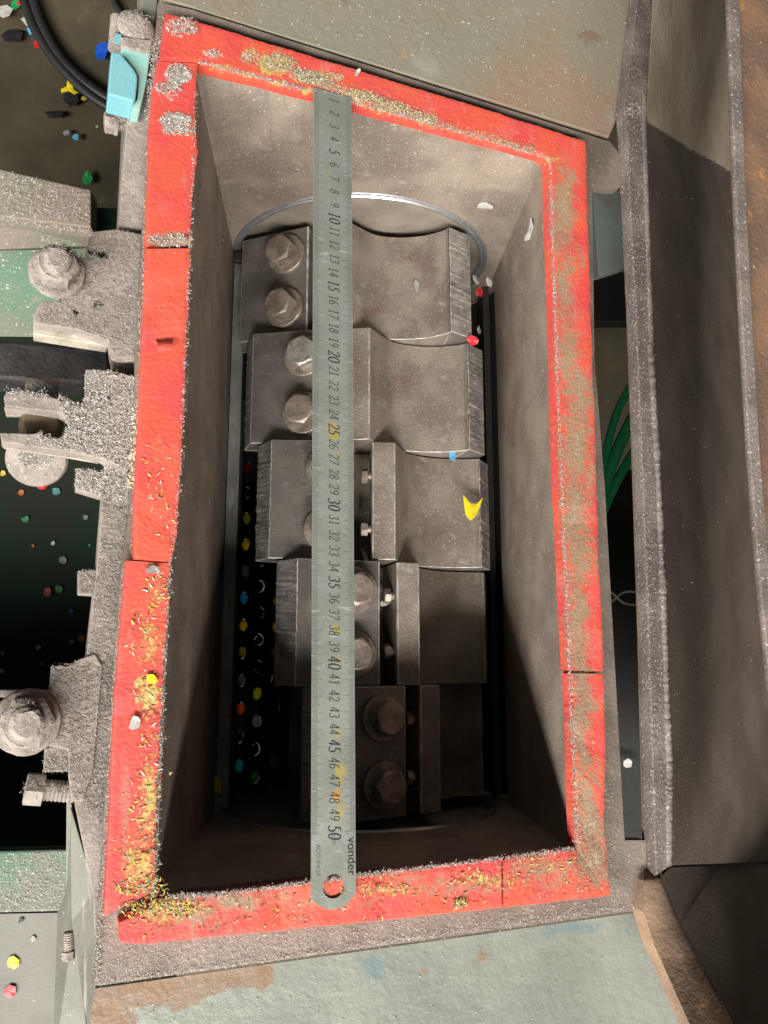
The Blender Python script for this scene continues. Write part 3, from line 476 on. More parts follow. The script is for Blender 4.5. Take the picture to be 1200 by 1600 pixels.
# teal safety switch
sw = thing('safety_switch', 'teal and blue plastic safety switch with dusty round cap at upper left', 'switch', tuple(F(200, 100, -.02)))
MB().prism(Fs([(174, 80), (188, 83), (196, 92), (208, 106), (214, 116), (215, 125), (212, 154), (209, 158), (169, 147)], 0.004), -NF*0.02).go('switch_body', m_blue, sw, bevel=0.0009)
MB().prism(Fs([(191, 74), (235, 83), (229, 128), (219, 172), (206, 171), (210, 160), (214.5, 154), (217, 126), (216.5, 115), (210, 104), (198, 90), (188, 80)], -0.001), -NF*0.014).go('switch_bracket', m_teal, sw, bevel=0.0008)
MB().prism(Fs([(188, 56), (238, 62), (236, 82), (190, 73)], 0.001), -NF*0.014).go('cap_base', m_dust, sw, bevel=0.001)
cc = F(213, 44, -0.004); pr = []
for i in range(14): pr.append((0.0118*(1-i/13)**0.7+0.0006, 0.0105*(i/13)+(0.0005 if i % 2 else 0)))
cap_o = MB().rings(cc, NF+HF*0.15, pr, n=30); cap_o.V = [v+rng.normal(0, 0.00018, 3) for v in cap_o.V]; cap_o.go('cap', m_dust, sw)
MB().cyl(F(183, 28, -.008), F(179, 78, -.008), 0.0042, n=14).go('side_pin', m_dust, sw); MB().prism(Fs([(180, 52), (190, 54), (188, 62), (179, 62)], 0), -NF*0.006).go('pin_window', m_blue, sw)
MB().cyl(F(196, 150, -.02), F(198, 178, -.02), 0.0048, n=14).go('switch_foot', m_pale, sw)
# ================================================================== LEFT BACKGROUND: beam, bar, bin, ledge, plinth, cables
be = thing('support_beam', 'green painted steel box beam under brown dust reaching in from left', 'beam', tuple(Z(70, 380, -0.35)))
bt = [Z(-60, 250, -.12), Z(142, 297, -.12), Z(141, 374, -.12), Z(-60, 384, -.12)]
bp = MB(); ridge = [Z(-60, 330, -.115), Z(142, 355, -.115)]
MB().prism([bt[0], bt[1], ridge[1], ridge[0]], (0, 0, -.02)).go('beam_top', m_gbrown, be, bevel=.001)
MB().prism([Z(-60, 333, -.122), Z(141, 357, -.122), Z(141, 384, -.16), Z(-60, 392, -.16)], (0, 0.004, -.01)).go('beam_slope', m_gbrown, be)
MB().prism([Z(-60, 393, -.165), Z(150, 388, -.165), Z(176, 528, -.24), Z(-60, 525, -.24)], (0, 0.02, -.02)).go('beam_face', m_green, be)
y_n = Z(70, 389, -.165)[1]+0.035
MB().prism([(-0.75, y_n-0.012, -0.8), (-0.20, y_n-0.012, -0.8), (-0.20, y_n-0.012, -.15), (-0.75, y_n-0.012, -.15)], (0, 0.01, 0)).go('added_shade_panel', m_bin, be)  # unseen panel added to keep the floor beyond the beam in shade
b0, b1 = F(-60, 560, -.09), F(176, 568, -.09)
bb = thing('dark_bar', 'black rubber faced bar running under the upper left lug', 'bar', tuple(b0)); MB().prism(Fs([(-60, 524), (172, 543), (174, 596), (130, 600), (-60, 590)], -.085), -NF*0.03).go('bar_body', m_black, bb, bevel=.003)
bn = thing('flake_bin', 'dark green collecting bin with scattered coloured plastic flakes on left', 'bin', tuple(Z(70, 900, -0.79)))
x_r = -0.165
ybs = Z(50, 1332, -0.27)[1]; 
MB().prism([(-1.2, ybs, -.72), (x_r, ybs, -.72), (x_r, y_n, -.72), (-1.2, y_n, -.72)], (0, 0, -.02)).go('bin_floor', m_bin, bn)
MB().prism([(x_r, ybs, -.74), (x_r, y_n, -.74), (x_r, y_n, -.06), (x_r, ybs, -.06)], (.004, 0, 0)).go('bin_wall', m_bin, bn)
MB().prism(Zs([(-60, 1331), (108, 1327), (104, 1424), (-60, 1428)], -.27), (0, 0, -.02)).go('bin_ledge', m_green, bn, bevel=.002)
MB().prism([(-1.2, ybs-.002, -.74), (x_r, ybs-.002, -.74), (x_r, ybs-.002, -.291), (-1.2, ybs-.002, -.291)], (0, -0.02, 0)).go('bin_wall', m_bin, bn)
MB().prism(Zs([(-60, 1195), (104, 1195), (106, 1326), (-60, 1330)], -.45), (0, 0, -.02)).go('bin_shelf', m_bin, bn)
MB().prism(Zs([(-200, 1432), (104, 1426), (150, 1800), (-200, 1800)], -.36), (0, 0, -.44)).go('concrete_plinth', m_conc); tag(bpy.data.objects['concrete_plinth'], 'pale concrete plinth at lower left corner with flakes on it', 'plinth')
fz = -0.79
for off, lab in ((0, 'black cable curving across dirty floor, inner of the two'), (14, 'black cable curving across dirty floor, outer of the two')):
    pp = spline([(38-off, -60), (50-off, -5), (68-off, 45), (100-off*.8, 98), (150-off*.5, 142+off*.6), (200, 168+off), (270, 185+off), (360, 190+off)], 6)
    o = MB().tube([Z(x, y, fz+.004) for x, y in pp], 0.0085, 10).go('floor_cable', m_cable, None, smooth=True); tag(o, lab, 'cable', 'black cables on the floor')
o = MB().tube([Z(x, y, fz) for x, y in ((170, -30), (180, 8), (190, 22), (205, 40))], 0.006, 8).go('floor_cable', m_cable, None, smooth=True); tag(o, 'short piece of black cable behind the teal switch cap', 'cable')
# ================================================================== RIGHT: opened hopper and the gap
hp = thing('feed_hopper', 'opened rusty steel feed hopper with dark dusty inside at right', 'hopper', tuple(F(1100, 800, -.12)))
OUT = [(990, -60), (984, 0), (964, 165), (966, 210), (978, 480), (986, 700), (996, 1000), (1003, 1300), (1006, 1368)]
INN = [(1044, -60), (1038, 0), (1011, 150), (1010, 195), (1015, 360), (1021, 540), (1034, 750), (1044, 1000), (1051, 1200), (1050, 1352)]
MID = [(x+12+8*min(1, max(0, i-2)/5), y) for i, (x, y) in enumerate(OUT)]
MB().prism(Fs(MID+INN[::-1], 0.010), -NF*0.012).go('hopper_lip', m_lip, hp, bevel=.0008)
n = len(OUT); V = [F(x, y, 0.009) for x, y in MID]+[F(x, y, -0.006) for x, y in OUT]+[F(x, y, -0.03) for x, y in OUT]
mk('lip_side', V, [[i, i+1, n+i+1, n+i] for i in range(n-1)]+[[n+i, n+i+1, 2*n+i+1, 2*n+i] for i in range(n-1)], m_rustl, hp)
wl = [np.array(F(x, y, 0.008)) for x, y in INN[3:]]; wr_ = [F(1150, 272, -.17), F(1160, 430, -.17), F(1170, 600, -.17), F(1185, 800, -.17), F(1200, 1000, -.17), F(1215, 1190, -.17), F(1232, 1345, -.17)]
V = []
for a, b in zip(wl, wr_):
    for t in np.linspace(0, 1, 8): V.append(a*(1-t)+b*t)
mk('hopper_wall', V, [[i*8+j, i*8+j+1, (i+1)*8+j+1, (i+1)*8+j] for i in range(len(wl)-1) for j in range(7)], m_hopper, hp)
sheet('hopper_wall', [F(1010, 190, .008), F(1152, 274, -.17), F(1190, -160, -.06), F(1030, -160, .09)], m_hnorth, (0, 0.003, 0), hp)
tp = [F(1030, 1363, .0095), F(1063, 1442, .018), F(1153, 1610, .046), F(1257, 1800, .08)]; bo_ = [F(1046, 1346, .006), F(1130, 1345, -.09), F(1234, 1343, -.17), F(1500, 1390, -.17)]
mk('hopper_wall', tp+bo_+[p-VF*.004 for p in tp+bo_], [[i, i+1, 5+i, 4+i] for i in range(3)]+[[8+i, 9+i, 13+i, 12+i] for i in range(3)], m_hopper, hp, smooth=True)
# rim of the south wall, its light put into the rust colour
RO = resample([(1007, 1352), (1006, 1368), (1006, 1425), (1022, 1476), (1082, 1610), (1165, 1800)], 60); RI = resample([(1044, 1350), (1036, 1366), (1048, 1408), (1062, 1442), (1152, 1610), (1255, 1800)], 60)
rw_ = np.interp(np.linspace(0, 1, 60), [0, .05, .2, .32, .62, 1], [-.003, .0075, .014, .022, .05, .085])
mk('south_rim', [F(*RO[i], rw_[i]) for i in range(60)]+[F(*((RO[i]+RI[i])/2), rw_[i]+.001) for i in range(60)]+[F(*RI[i], rw_[i]) for i in range(60)]+[F(*RI[i], rw_[i]-.006) for i in range(60)], [[k_*60+i, k_*60+i+1, k_*60+61+i, k_*60+60+i] for k_ in range(3) for i in range(59)], m_rustl, hp, smooth=True)
V = [F(*RO[i], rw_[i]-.0004) for i in range(60)]; mk('rim_side', V+[v-NF*.014+HF*.001 for v in V], [[i, i+1, 61+i, 60+i] for i in range(59)], m_rustl, hp)
# near right wall of the hopper
RL = [(1138, -60), (1142, 60), (1150, 290), (1158, 450), (1172, 700), (1188, 900), (1204, 1060), (1240, 1350), (1300, 1800)]
MB().prism(Fs(RL+[(1500, 1800), (1500, -60)], 0.13), -NF*0.004).go('hopper_wall', m_rust, hp)
MB().prism(Fs([(x-1, y) for x, y in RL]+[(x+16, y) for x, y in RL[::-1]], 0.134), -NF*0.0035).go('wall_edge', m_lip, hp, bevel=.001)
# weld bead along the lip
wb = [F(x-6, y, .0095) for x, y in resample(INN[5:], 260)]; MB().tube(wb, list(0.0034*(0.8+0.22*np.abs(np.sin(np.cumsum(rng.uniform(.3, 1.1, 260))))*.6+rng.normal(0, .05, 260)+sm_noise(260, 18, .12))), 10).go('weld_bead', m_lip, hp, smooth=True)
wb = [F(x-5, y, .0085) for x, y in resample(INN[2:6], 60)]; MB().tube(wb, [0.003*(0.9+0.15*abs(math.sin(i*0.6))) for i in range(60)], 10).go('weld_bead', m_lip, hp, smooth=True)
o = MB().prism(Fs([(926, 300), (932, 293), (975, 300), (975, 420), (935, 432)], -.07), -NF*.01).go('side_cover', m_bplate); tag(o, 'pale blue grey painted cover seen in gap beside hopper', 'cover')
ch = thing('gap_shade_slab', 'black added shade chassis down in the gap between flange and hopper', 'slab', tuple(Z(970, 900, -.5)))  # pieces added down in the gap; their black stands for its shade
MB().prism(Zs([(900, 770), (1060, 700), (1100, 1400), (900, 1400)], -.34), (0, 0, -.02)).go('shade_plate', m_dark, ch); MB().prism(Zs([(915, 425), (985, 425), (990, 500), (915, 500)], -.25), (0, 0, -.02)).go('shade_strip', m_dark, ch)
gg = 'cables in the gap by the hopper'
for pts, r, mm, lab in (([(990, 596), (962, 650), (938, 745), (925, 800)], .0042, m_gcable, 'thin green cable nearest the top in the gap'), ([(996, 640), (966, 700), (940, 770), (925, 810)], .0062, m_gcable, 'thick green cable in the middle of the gap'), ([(990, 668), (965, 715), (945, 765), (930, 810)], .0036, m_wcable, 'pale cable between the green cables in the gap'), ([(1000, 690), (970, 740), (946, 790), (930, 830)], .0046, m_gcable, 'lowest green cable in the gap'), ([(1000, 925), (975, 925), (955, 940), (940, 950)], .0012, m_wcable, 'thin pale wire in the gap, upper of two'), ([(1000, 945), (975, 942), (955, 925), (940, 920)], .0012, m_wcable, 'thin pale wire in the gap, lower of two')):
    o = MB().tube([Z(x, y, -.24) for x, y in spline(pts, 5)], r, 10).go('gap_cable', mm, None, smooth=True); tag(o, lab, 'cable', gg)
# ================================================================== PLASTIC SCRAPS
def flake(pos, n, size, color, label, name='plastic_flake', cat='flake', group=None, poly=None, ax=None, th=0.0008, elong=1.0, ang=None, curl=0.15):
    pos = np.asarray(pos, float); n = np.asarray(n, float)/np.linalg.norm(n); a = np.cross(n, (0.2, 1, 0.1)); a /= np.linalg.norm(a); b = np.cross(n, a); ang = rng.uniform(0, 6.3) if ang is None else ang
    a, b = a*math.cos(ang)+b*math.sin(ang), -a*math.sin(ang)+b*math.cos(ang)
    if poly is None: poly = [((0.6+0.4*rng.random())*math.cos(t)*elong, (0.6+0.4*rng.random())*math.sin(t)) for t in np.sort(rng.uniform(0, 2*math.pi, 3))] and [((0.65+0.4*rng.random())*math.cos(t+rng.normal(0, .15))*elong, (0.65+0.4*rng.random())*math.sin(t)) for t in np.linspace(0, 2*math.pi, 7, endpoint=False)]
    P = [pos+a*x*size+b*y*size+n*(abs(x*x-y*y)*curl*size+0.0006) for x, y in poly]; c = pos+n*(size*0.05+0.0008); k = len(P)
    V = P+[c]+[p-n*th for p in P]+[c-n*th]; Fc = [[i, (i+1) % k, k] for i in range(k)]+[[k+1+i, k+1+(i+1) % k, 2*k+1] for i in range(k)]+[[i, (i+1) % k, k+1+(i+1) % k, k+1+i] for i in range(k)]
    o = mk(name, V, Fc, FC[color]); tag(o, label, cat, group); return o
UP = (0, 0, 1)
gfl = 'plastic flakes on the floor'
for px, py, s, c, lab, el in ((5, 18, .016, 'white', 'white round flake at upper left edge of dirty floor', 1), (20, 57, .019, 'black', 'large black flake left of floor cables', 1.0), (44, 33, .010, 'white', 'small white flake touching cable on dirty floor', 1.4), (50, 48, .010, 'sky', 'sky blue flake left of the black cable', 1), (60, 68, .011, 'red', 'dark red flake beside the black cable', 1), (34, 0, .012, 'red', 'red flake at top edge of picture near cable', 1.3), (158, 82, .014, 'blue', 'bright blue flake on floor left of teal switch', 1.6), (112, 156, .014, 'black', 'black flake under the yellow flake', 1.3), (88, 180, .009, 'black', 'dark sliver alone on dirty floor', 2), (118, 214, .008, 'sky', 'small blue flake low on dirty floor', 1), (137, 279, .010, 'green', 'green flake on floor just above green beam', 1.5), (132, 154, .006, 'olive', 'tiny olive flake right of the yellow flake', 1.2), (103, 208, .006, 'grey', 'tiny pale flake near small blue flake', 1.2), (44, 20, .008, 'red', 'small dark red flake above white flake by cable', 1.2), (25, 8, .009, 'green', 'green flake at top left by white flake', 1.5), (152, 198, .003, 'white', 'tiny white speck flake left of small bolt', 1)):
    flake(Z(px, py, fz), UP, s, c, lab, elong=el)
flake(Z(108, 139, fz+.003), UP, .015, 'yellow', 'yellow forked flake on dirty floor above black flake', poly=[(-1, .2), (-.4, -.1), (-.2, -.9), (.3, -1), (.25, -.1), (1, .3), (.9, .8), (.2, .4), (-.6, .7)], ang=2.2)
for px, py, s, c, lab in ((20, 1503, .007, 'yellow', 'yellow flake on pale concrete plinth'), (16, 1549, .007, 'red', 'pink red flake on pale concrete plinth'), (33, 1438, .003, 'black', 'tiny dark speck flake on concrete plinth'), (52, 1467, .0035, 'grey', 'small grey flake on concrete plinth')):
    flake(Z(px, py, -.359), UP, s, c, lab)
cl = {'red': 'red', 'green': 'green', 'white': 'white', 'grey': 'grey', 'orange': 'orange', 'blue': 'blue', 'teal': 'teal', 'yellow': 'yellow', 'olive': 'olive'}
for px, py, s, c, lab in ((17, 575, .010, 'red', 'red flake in dark bin just under black bar'), (28, 573, .008, 'white', 'white flake in dark bin beside red flake under bar'), (108, 601, .010, 'red', 'pinkish red flake in bin left of forked lug stub'), (76, 597, .010, 'teal', 'dark teal flake in bin above forked lug'), (40, 588, .006, 'white', 'small white flake in bin above forked lug'), (5, 740, .009, 'yellow', 'yellow flake in bin at left edge below fork'), (20, 735, .013, 'teal', 'grey teal flake in bin below forked lug'), (33, 770, .010, 'orange', 'dull orange flake in bin below forked lug'), (88, 768, .013, 'teal', 'teal flake in bin left of lower stub'), (52, 853, .005, 'orange', 'orange sliver in dark bin'), (83, 849, .007, 'white', 'white flake in middle of dark bin'), (140, 852, .005, 'green', 'small green flake at right side of bin'), (134, 808, .008, 'grey', 'grey flake at right side of bin'), (100, 875, .014, 'grey', 'large dim grey flake in dark bin'), (75, 925, .013, 'red', 'red flake in dark bin beside green flake'), (93, 920, .013, 'green', 'green flake in dark bin beside red flake'), (128, 998, .013, 'orange', 'orange flake in bin above lower lug'), (112, 1002, .008, 'grey', 'grey flake in bin beside orange flake'), (138, 1000, .007, 'blue', 'blue flake in bin beside rail'), (60, 1012, .008, 'white', 'white flake in bin above round bolt'), (5, 1020, .007, 'olive', 'olive flake at left edge above round bolt'), (3, 1048, .008, 'white', 'white flake at left edge above lug bar'), (112, 955, .007, 'blue', 'dim blue flake low in dark bin'), (64, 1037, .007, 'green', 'pale green flake above round bolt'), (40, 812, .012, 'green', 'dim green flake in upper part of dark bin')):
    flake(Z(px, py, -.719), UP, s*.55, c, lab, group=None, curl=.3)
for o in bpy.data.objects:  # bin flakes get dustier, darker colours that also carry the bin's shade
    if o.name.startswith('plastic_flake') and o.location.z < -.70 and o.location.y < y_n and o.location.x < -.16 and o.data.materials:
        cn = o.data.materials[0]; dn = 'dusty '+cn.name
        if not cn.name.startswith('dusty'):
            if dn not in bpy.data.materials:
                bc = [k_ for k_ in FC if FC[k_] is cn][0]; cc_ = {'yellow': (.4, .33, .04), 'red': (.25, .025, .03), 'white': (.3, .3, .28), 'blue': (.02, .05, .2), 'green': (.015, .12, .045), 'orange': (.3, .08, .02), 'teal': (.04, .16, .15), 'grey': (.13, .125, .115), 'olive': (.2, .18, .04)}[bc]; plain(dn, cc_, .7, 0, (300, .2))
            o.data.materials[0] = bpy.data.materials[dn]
# scraps inside the chamber
flake(Z(738, 793, -.167), (0.35, 0, 1), .0105, 'yellow', 'bright yellow forked flake on third rotor step', poly=[(-.85, -1.05), (-.45, -.45), (0, -.3), (.5, -.35), (1.0, -.85), (.8, 0), (.55, .75), (.05, 1.15), (-.45, .6)], ang=0, curl=.05)
y1 = bpy.data.objects[[o.name for o in bpy.data.objects if o.get('label', '').startswith('bright yellow forked')][0]]
MB().prism([(-0.1285, 0.2575-.006, -.206), (-0.1195, 0.2575-.006, -.206), (-0.1185, .243, -.208), (-0.1275, .243, -.208)], (0, 0, .007)).go('plastic_scrap', FC['black'], bevel=.0006); tag(bpy.data.objects['plastic_scrap'], 'small black block at upper end of bed knife', 'scrap')
def scrap(p, s, c, lab, n=UP, el=1.2): return flake(p, n, s, c, lab, name='plastic_scrap', cat='scrap', elong=el)
scrap(Z(368, 384, -.209), .0045, 'red', 'red scrap at upper end of bed knife below black block')
scrap(Z(748, 456, -.16), .0045, 'red', 'dark red scrap wedged at right end of first knife', (0.7, 0, .6), 1.6); scrap(Z(764, 441, -.165), .0036, 'white', 'white scrap at right end of the bore ring', (0.5, 0, .8), 1.5); scrap(Z(743, 437, -.15), .0035, 'grey', 'grey translucent scrap on right end of first knife', (.6, 0, .7), 1.6)
scrap(Z(738, 532, -.148), .0048, 'red', 'bright red smear scrap at corner between first and second steps', (0, -.3, 1), 1.3); scrap(Z(707, 712, -.168), .004, 'sky', 'small blue scrap below second rotor step', UP, 2); scrap(Z(748, 517, -.16), .0035, 'grey', 'grey scrap under right corner of first step', (.8, 0, .6), 1.3)
scrap(YP(757, 320, .2545), .0052, 'white', 'white round scrap stuck on upper end wall', (0, -1, 0.1), 1.5); scrap(XP(829, 360, .1282), .0058, 'white', 'white leaf shaped scrap on right throat wall', (-1, 0, 0.1), 2)
scrap(Z(326, 1222, -.205), .010, 'yellow', 'yellow scrap at lower end of bed knife', (.5, 0, 1), 1.6); scrap(Z(330, 1256, -.206), .009, 'grey', 'grey scrap below yellow scrap on bed knife', (.3, 0, 1), 1.4)
scrap(Z(602, 940, -.155), .004, 'white', 'white scrap under adjusting screw on fourth step', (0, -.4, 1), 1.4); scrap(Z(980, 1193, -.33), .005, 'white', 'white scrap lying in dark gap beside hopper', UP, 1.3); scrap(F(206, 1410, GW+.002) if False else F(237, 1061, GW+.001), .003, 'yellow', 'small yellow scrap on left gasket strip', NF, 1.3); scrap(F(210, 1129, GW+.001), .0035, 'white', 'white scrap on lower left gasket strip', NF, 1.4); scrap(Z(655, 452, -.1565), .005, 'grey', 'grey splinter lying across the first rotor step', (0.2, 0, 1), 2.2); scrap(F(558, 114, GW+.001), .002, 'white', 'pale sliver standing on upper gasket strip', NF, 2.2); scrap(F(238, 890, GW+.0012), .0026, 'grey', 'grey green scrap at gasket seam', NF, 1.8)
gs = 'flakes stuck in the holes of the screen'; cols = ['yellow', 'olive', 'white', 'red', 'teal', 'green', 'orange', 'grey', 'olive', 'yellow', 'sky', 'grey']
def translucent(c):
    M = bpy.data.materials.new('translucent plastic'); M.use_nodes = True; n = M.node_tree.nodes; l = M.node_tree.links; o = n['Material Output']
    a, b, x = n.new('ShaderNodeBsdfDiffuse'), n.new('ShaderNodeBsdfTranslucent'), n.new('ShaderNodeMixShader'); a.inputs[0].default_value = b.inputs[0].default_value = (*c, 1); x.inputs[0].default_value = .65
    l.new(a.outputs[0], x.inputs[1]); l.new(b.outputs[0], x.inputs[2]); l.new(x.outputs[0], o.inputs[0]); return M
TC = {k_: translucent(c) for k_, c in dict(yellow=(.6, .45, .03), olive=(.35, .33, .05), white=(.5, .5, .46), red=(.5, .05, .04), teal=(.06, .35, .33), green=(.08, .28, .08), orange=(.55, .16, .03), grey=(.2, .2, .19), sky=(.1, .3, .45)).items()}
dl = bpy.data.lights.new('screen_fill_light', 'AREA'); dl.shape = 'RECTANGLE'; dl.size = 0.08; dl.size_y = 0.29; dl.energy = 0.05; dl.spread = math.radians(120)  # added lamp without a visible source, brightens the flakes in the screen holes
do = bpy.data.objects.new('screen_fill_light', dl); COL.objects.link(do); ta = math.radians(222); do.location = (RA[0]+0.1505*math.cos(ta), -0.09, RA[1]+0.1505*math.sin(ta)); do.rotation_euler = (0, math.atan2(math.cos(ta), math.sin(ta)), 0)
k = 0
for p, q in holes:
    if not (-0.256 < p[1] < 0.10): continue
    p = np.array(p); nn = np.array([RA[0], p[1], RA[1]])-p
    o = flake(p-nn*-0.012+rng.normal(0, .0005, 3), nn+rng.normal(0, .02, 3), rng.uniform(.0064, .0082), cols[k % len(cols)], 'coloured plastic flake showing through a hole of the screen', name='screen_flake_or_plug', group=gs); dk = rng.random() < .4; o.data.materials[0] = FC['black'] if dk else TC[cols[k % len(cols)]]; o['label'] = 'dark plug added to stop light in a hole of the screen' if dk else 'small %s plastic flake showing through a hole of the dark screen' % cols[k % len(cols)].replace('sky', 'pale blue'); k += 1  # dark ones are added plugs hiding the lamp behind empty holes
# ================================================================== FLUFF (tiny plastic hairs and chips; nobody could count it)
def fluff(name, label, P, N, lmin, lmax, wid, pal, lift=0.5, parent=None):
    P = np.asarray(P, float); P = np.vstack([P, P+rng.normal(0, 0.0006, P.shape)]) if not name.startswith('wall') else P; lmin, lmax, wid = lmin*.6, lmax*.72, wid*.62; N = np.asarray(N, float); n = len(P); N = np.tile(N, (n//len(N), 1)) if N.ndim == 2 else np.broadcast_to(N, (n, 3)); N = N/np.linalg.norm(N, axis=1)[:, None]
    d = rng.normal(0, 1, (n, 3)); d -= N*(d*N).sum(1)[:, None]; d /= np.linalg.norm(d, axis=1)[:, None]; e = np.cross(N, d); L = rng.uniform(lmin, lmax, n)[:, None]; Wd = (wid*rng.uniform(.5, 1.4, n))[:, None]; cvt = rng.normal(0, .45, n)[:, None]; li = np.abs(rng.normal(0, lift, n))[:, None]
    p0 = P+N*0.0002; p1 = p0+d*L*.5+e*L*cvt*.25+N*L*li*.6; p2 = p0+d*L*.92+e*L*cvt+N*L*li*rng.uniform(.1, 1, n)[:, None]
    s = e*Wd+N*Wd*rng.normal(0, .6, n)[:, None]; V = np.stack([p0-s*.5, p0+s*.5, p1-s, p1+s, p2-s*.4, p2+s*.4], 1).reshape(-1, 3); b = np.arange(n)[:, None]*6
    Fc = np.concatenate([b+[0, 1, 3, 2], b+[2, 3, 5, 4]], 1).reshape(-1, 4); off = V.mean(0) if parent is None else root_loc(parent)
    me = bpy.data.meshes.new(name); me.vertices.add(len(V)); me.vertices.foreach_set('co', (V-off).astype(np.float32).ravel()); me.loops.add(Fc.size); me.loops.foreach_set('vertex_index', Fc.astype(np.int32).ravel()); me.polygons.add(len(Fc)); me.polygons.foreach_set('loop_start', np.arange(0, Fc.size, 4, dtype=np.int32)); me.update(calc_edges=True)
    pc = np.array([c for c, w in pal]); pw = np.array([w for c, w in pal], float); ci = rng.choice(len(pc), n, p=pw/pw.sum()); c = pc[ci]*rng.uniform(.75, 1.15, (n, 1)); a = me.color_attributes.new('col', 'FLOAT_COLOR', 'POINT'); a.data.foreach_set('color', np.repeat(np.c_[c, np.ones(n)], 6, 0).astype(np.float32).ravel())
    me.materials.append(m_fluff); o = bpy.data.objects.new(name, me); COL.objects.link(o)
    if parent is None: o.location = off
    else: o.parent = parent
    tag(o, label if parent is None else None, 'fluff' if parent is None else None, None, 'stuff'); return o
def along(pts, n, spread, fn):
    q = resample(pts, 400); i = rng.integers(0, 400, n); return [fn(*(q[a]+rng.normal(0, 1, 2)*spread)) for a in i]
def inside(poly, n, fn):
    poly = np.array(poly, float); lo, hi = poly.min(0), poly.max(0); out = []
    while len(out) < n:
        p = lo+(hi-lo)*rng.random(2); c = False; j = len(poly)-1
        for i in range(len(poly)):
            if (poly[i, 1] > p[1]) != (poly[j, 1] > p[1]) and p[0] < (poly[j, 0]-poly[i, 0])*(p[1]-poly[i, 1])/(poly[j, 1]-poly[i, 1])+poly[i, 0]: c = not c
            j = i
        if c: out.append(fn(*p))
    return out
def ell(x, y, rx, ry, n, fn): 
    t = rng.uniform(0, 6.283, n); r = np.sqrt(rng.random(n)); return [fn(x+rx*a*math.cos(b), y+ry*a*math.sin(b)) for a, b in zip(r, t)]
WP = [((.5, .47, .43), 5), ((.36, .33, .29), 4), ((.24, .21, .18), 3)]; TP = [((.42, .36, .26), 4), ((.3, .24, .15), 4), ((.4, .32, .1), 2), ((.25, .22, .16), 2), ((.55, .53, .5), 2)]
YPAL = [((.55, .43, .09), 5), ((.34, .24, .09), 4), ((.3, .28, .22), 2), ((.55, .5, .4), 2), ((.1, .2, .18), 1), ((.5, .06, .04), 2)]
G = lambda x, y: F(x, y, GW+.0002); G0 = lambda x, y: F(x, y, .0003)
P = along([(310, 97), (500, 146), (700, 200), (858, 247)], 1500, 1.4, G)+along([(859, 250), (869, 556), (881, 866), (899, 1261), (901, 1322)], 2000, 1.2, G)+along([(262, 1401), (340, 1398), (540, 1371), (902, 1326)], 1700, 1.6, G)+along([(306, 140), (303, 200), (297, 400), (283, 720), (267, 878), (255, 1060), (241, 1392)], 900, 1.6, G)
fluff('edge_fluff', 'white plastic fluff fringe along the inner gasket edges', P, NF, .0006, .0021, .00022, WP)
P = along([(257, 22), (236, 150), (226, 390), (214, 690), (207, 860)], 1500, 2.2, G0)+along([(196, 890), (178, 1100), (168, 1290), (158, 1430)], 1500, 2.0, G0)+along([(150, 1530), (158, 1440)], 200, 2, G0)+along([(240, 60), (235, 140), (229, 200)], 300, 3, G0)
fluff('edge_fluff', 'white plastic fluff along the outer left gasket edge', P, NF, .0006, .0020, .00025, WP)
P = ell(278, 118, 20, 16, 500, G)+ell(262, 138, 22, 9, 160, G)+ell(275, 190, 26, 13, 420, G)+ell(280, 205, 26, 5, 220, G)+ell(285, 42, 26, 14, 200, G)+ell(265, 375, 34, 10, 170, G)+ell(335, 83, 10, 8, 60, G)
fluff('clump_fluff', 'white matted fluff clumps on upper left gasket corner', P, NF, .0008, .003, .00035, WP, .35)
P = ell(432, 98, 28, 13, 520, G)+ell(390, 90, 14, 12, 130, G)+along([(455, 110), (520, 138), (600, 160), (680, 192)], 2200, 4.5, G)+along([(690, 196), (840, 236)], 350, 3.5, G)+ell(500, 122, 40, 9, 500, G)
fluff('clump_fluff', 'olive and yellow plastic dust clumps along the upper gasket strip', P, NF, .0006, .0022, .00035, TP, .6)
P = []
for x, y, rx, ry, c_, s_ in WEAR:
    if c_ == 1 and y > 600 and x < 500: P += ell(x, y, rx, ry, int(48*s_), G)
    if c_ == 1 and y > 1300 and x > 240: P += ell(x, y, rx, ry*.8, int(75*s_), G)
P += ell(220, 1385, 40, 16, 110, G)+ell(260, 1415, 60, 14, 130, G)+inside([(190, 1445), (262, 1406), (540, 1375), (890, 1330), (940, 1390), (560, 1438), (200, 1470)], 150, G)
fluff('chip_fluff', 'yellow and brown plastic chips on the lower gasket strips', P, NF, .0006, .0042, .0005, YPAL, .2)
P = []
for x, y, rx, ry, c_, s_ in WEAR:
    if c_ == 0 and x > 850: P += ell(x, y, rx*1.1, ry, int(ry*rx*0.24*s_), G)
fluff('dust_fluff', 'tan grey fibre dust on right gasket strip', P, NF, .0004, .0014, .0002, [((.3, .225, .15), 4), ((.23, .155, .095), 4), ((.4, .35, .29), 1.5), ((.42, .07, .045), 2)], .3)
P = inside([(190, 1478), (340, 1470), (785, 1424), (960, 1404), (1004, 1418), (600, 1476), (150, 1538)], 1100, G0)+along([(560, 1476), (1000, 1414)], 900, 3.5, G0)+along([(155, 1536), (560, 1478)], 500, 2.5, G0)+ell(945, 1245, 14, 26, 120, G0)+along([(955, 1310), (955, 1395)], 160, 4, G0)
fluff('edge_fluff', 'white plastic fluff on bare lower flange edge', P, NF, .0005, .0017, .0002, WP, .3)
R0 = lambda x, y: F(x, y, -.0155)
P = inside([(182, 420), (220, 400), (208, 640), (202, 800), (188, 900), (175, 1100), (160, 1290), (124, 1255), (132, 1060), (152, 900), (160, 790), (178, 600)], 5200, R0)
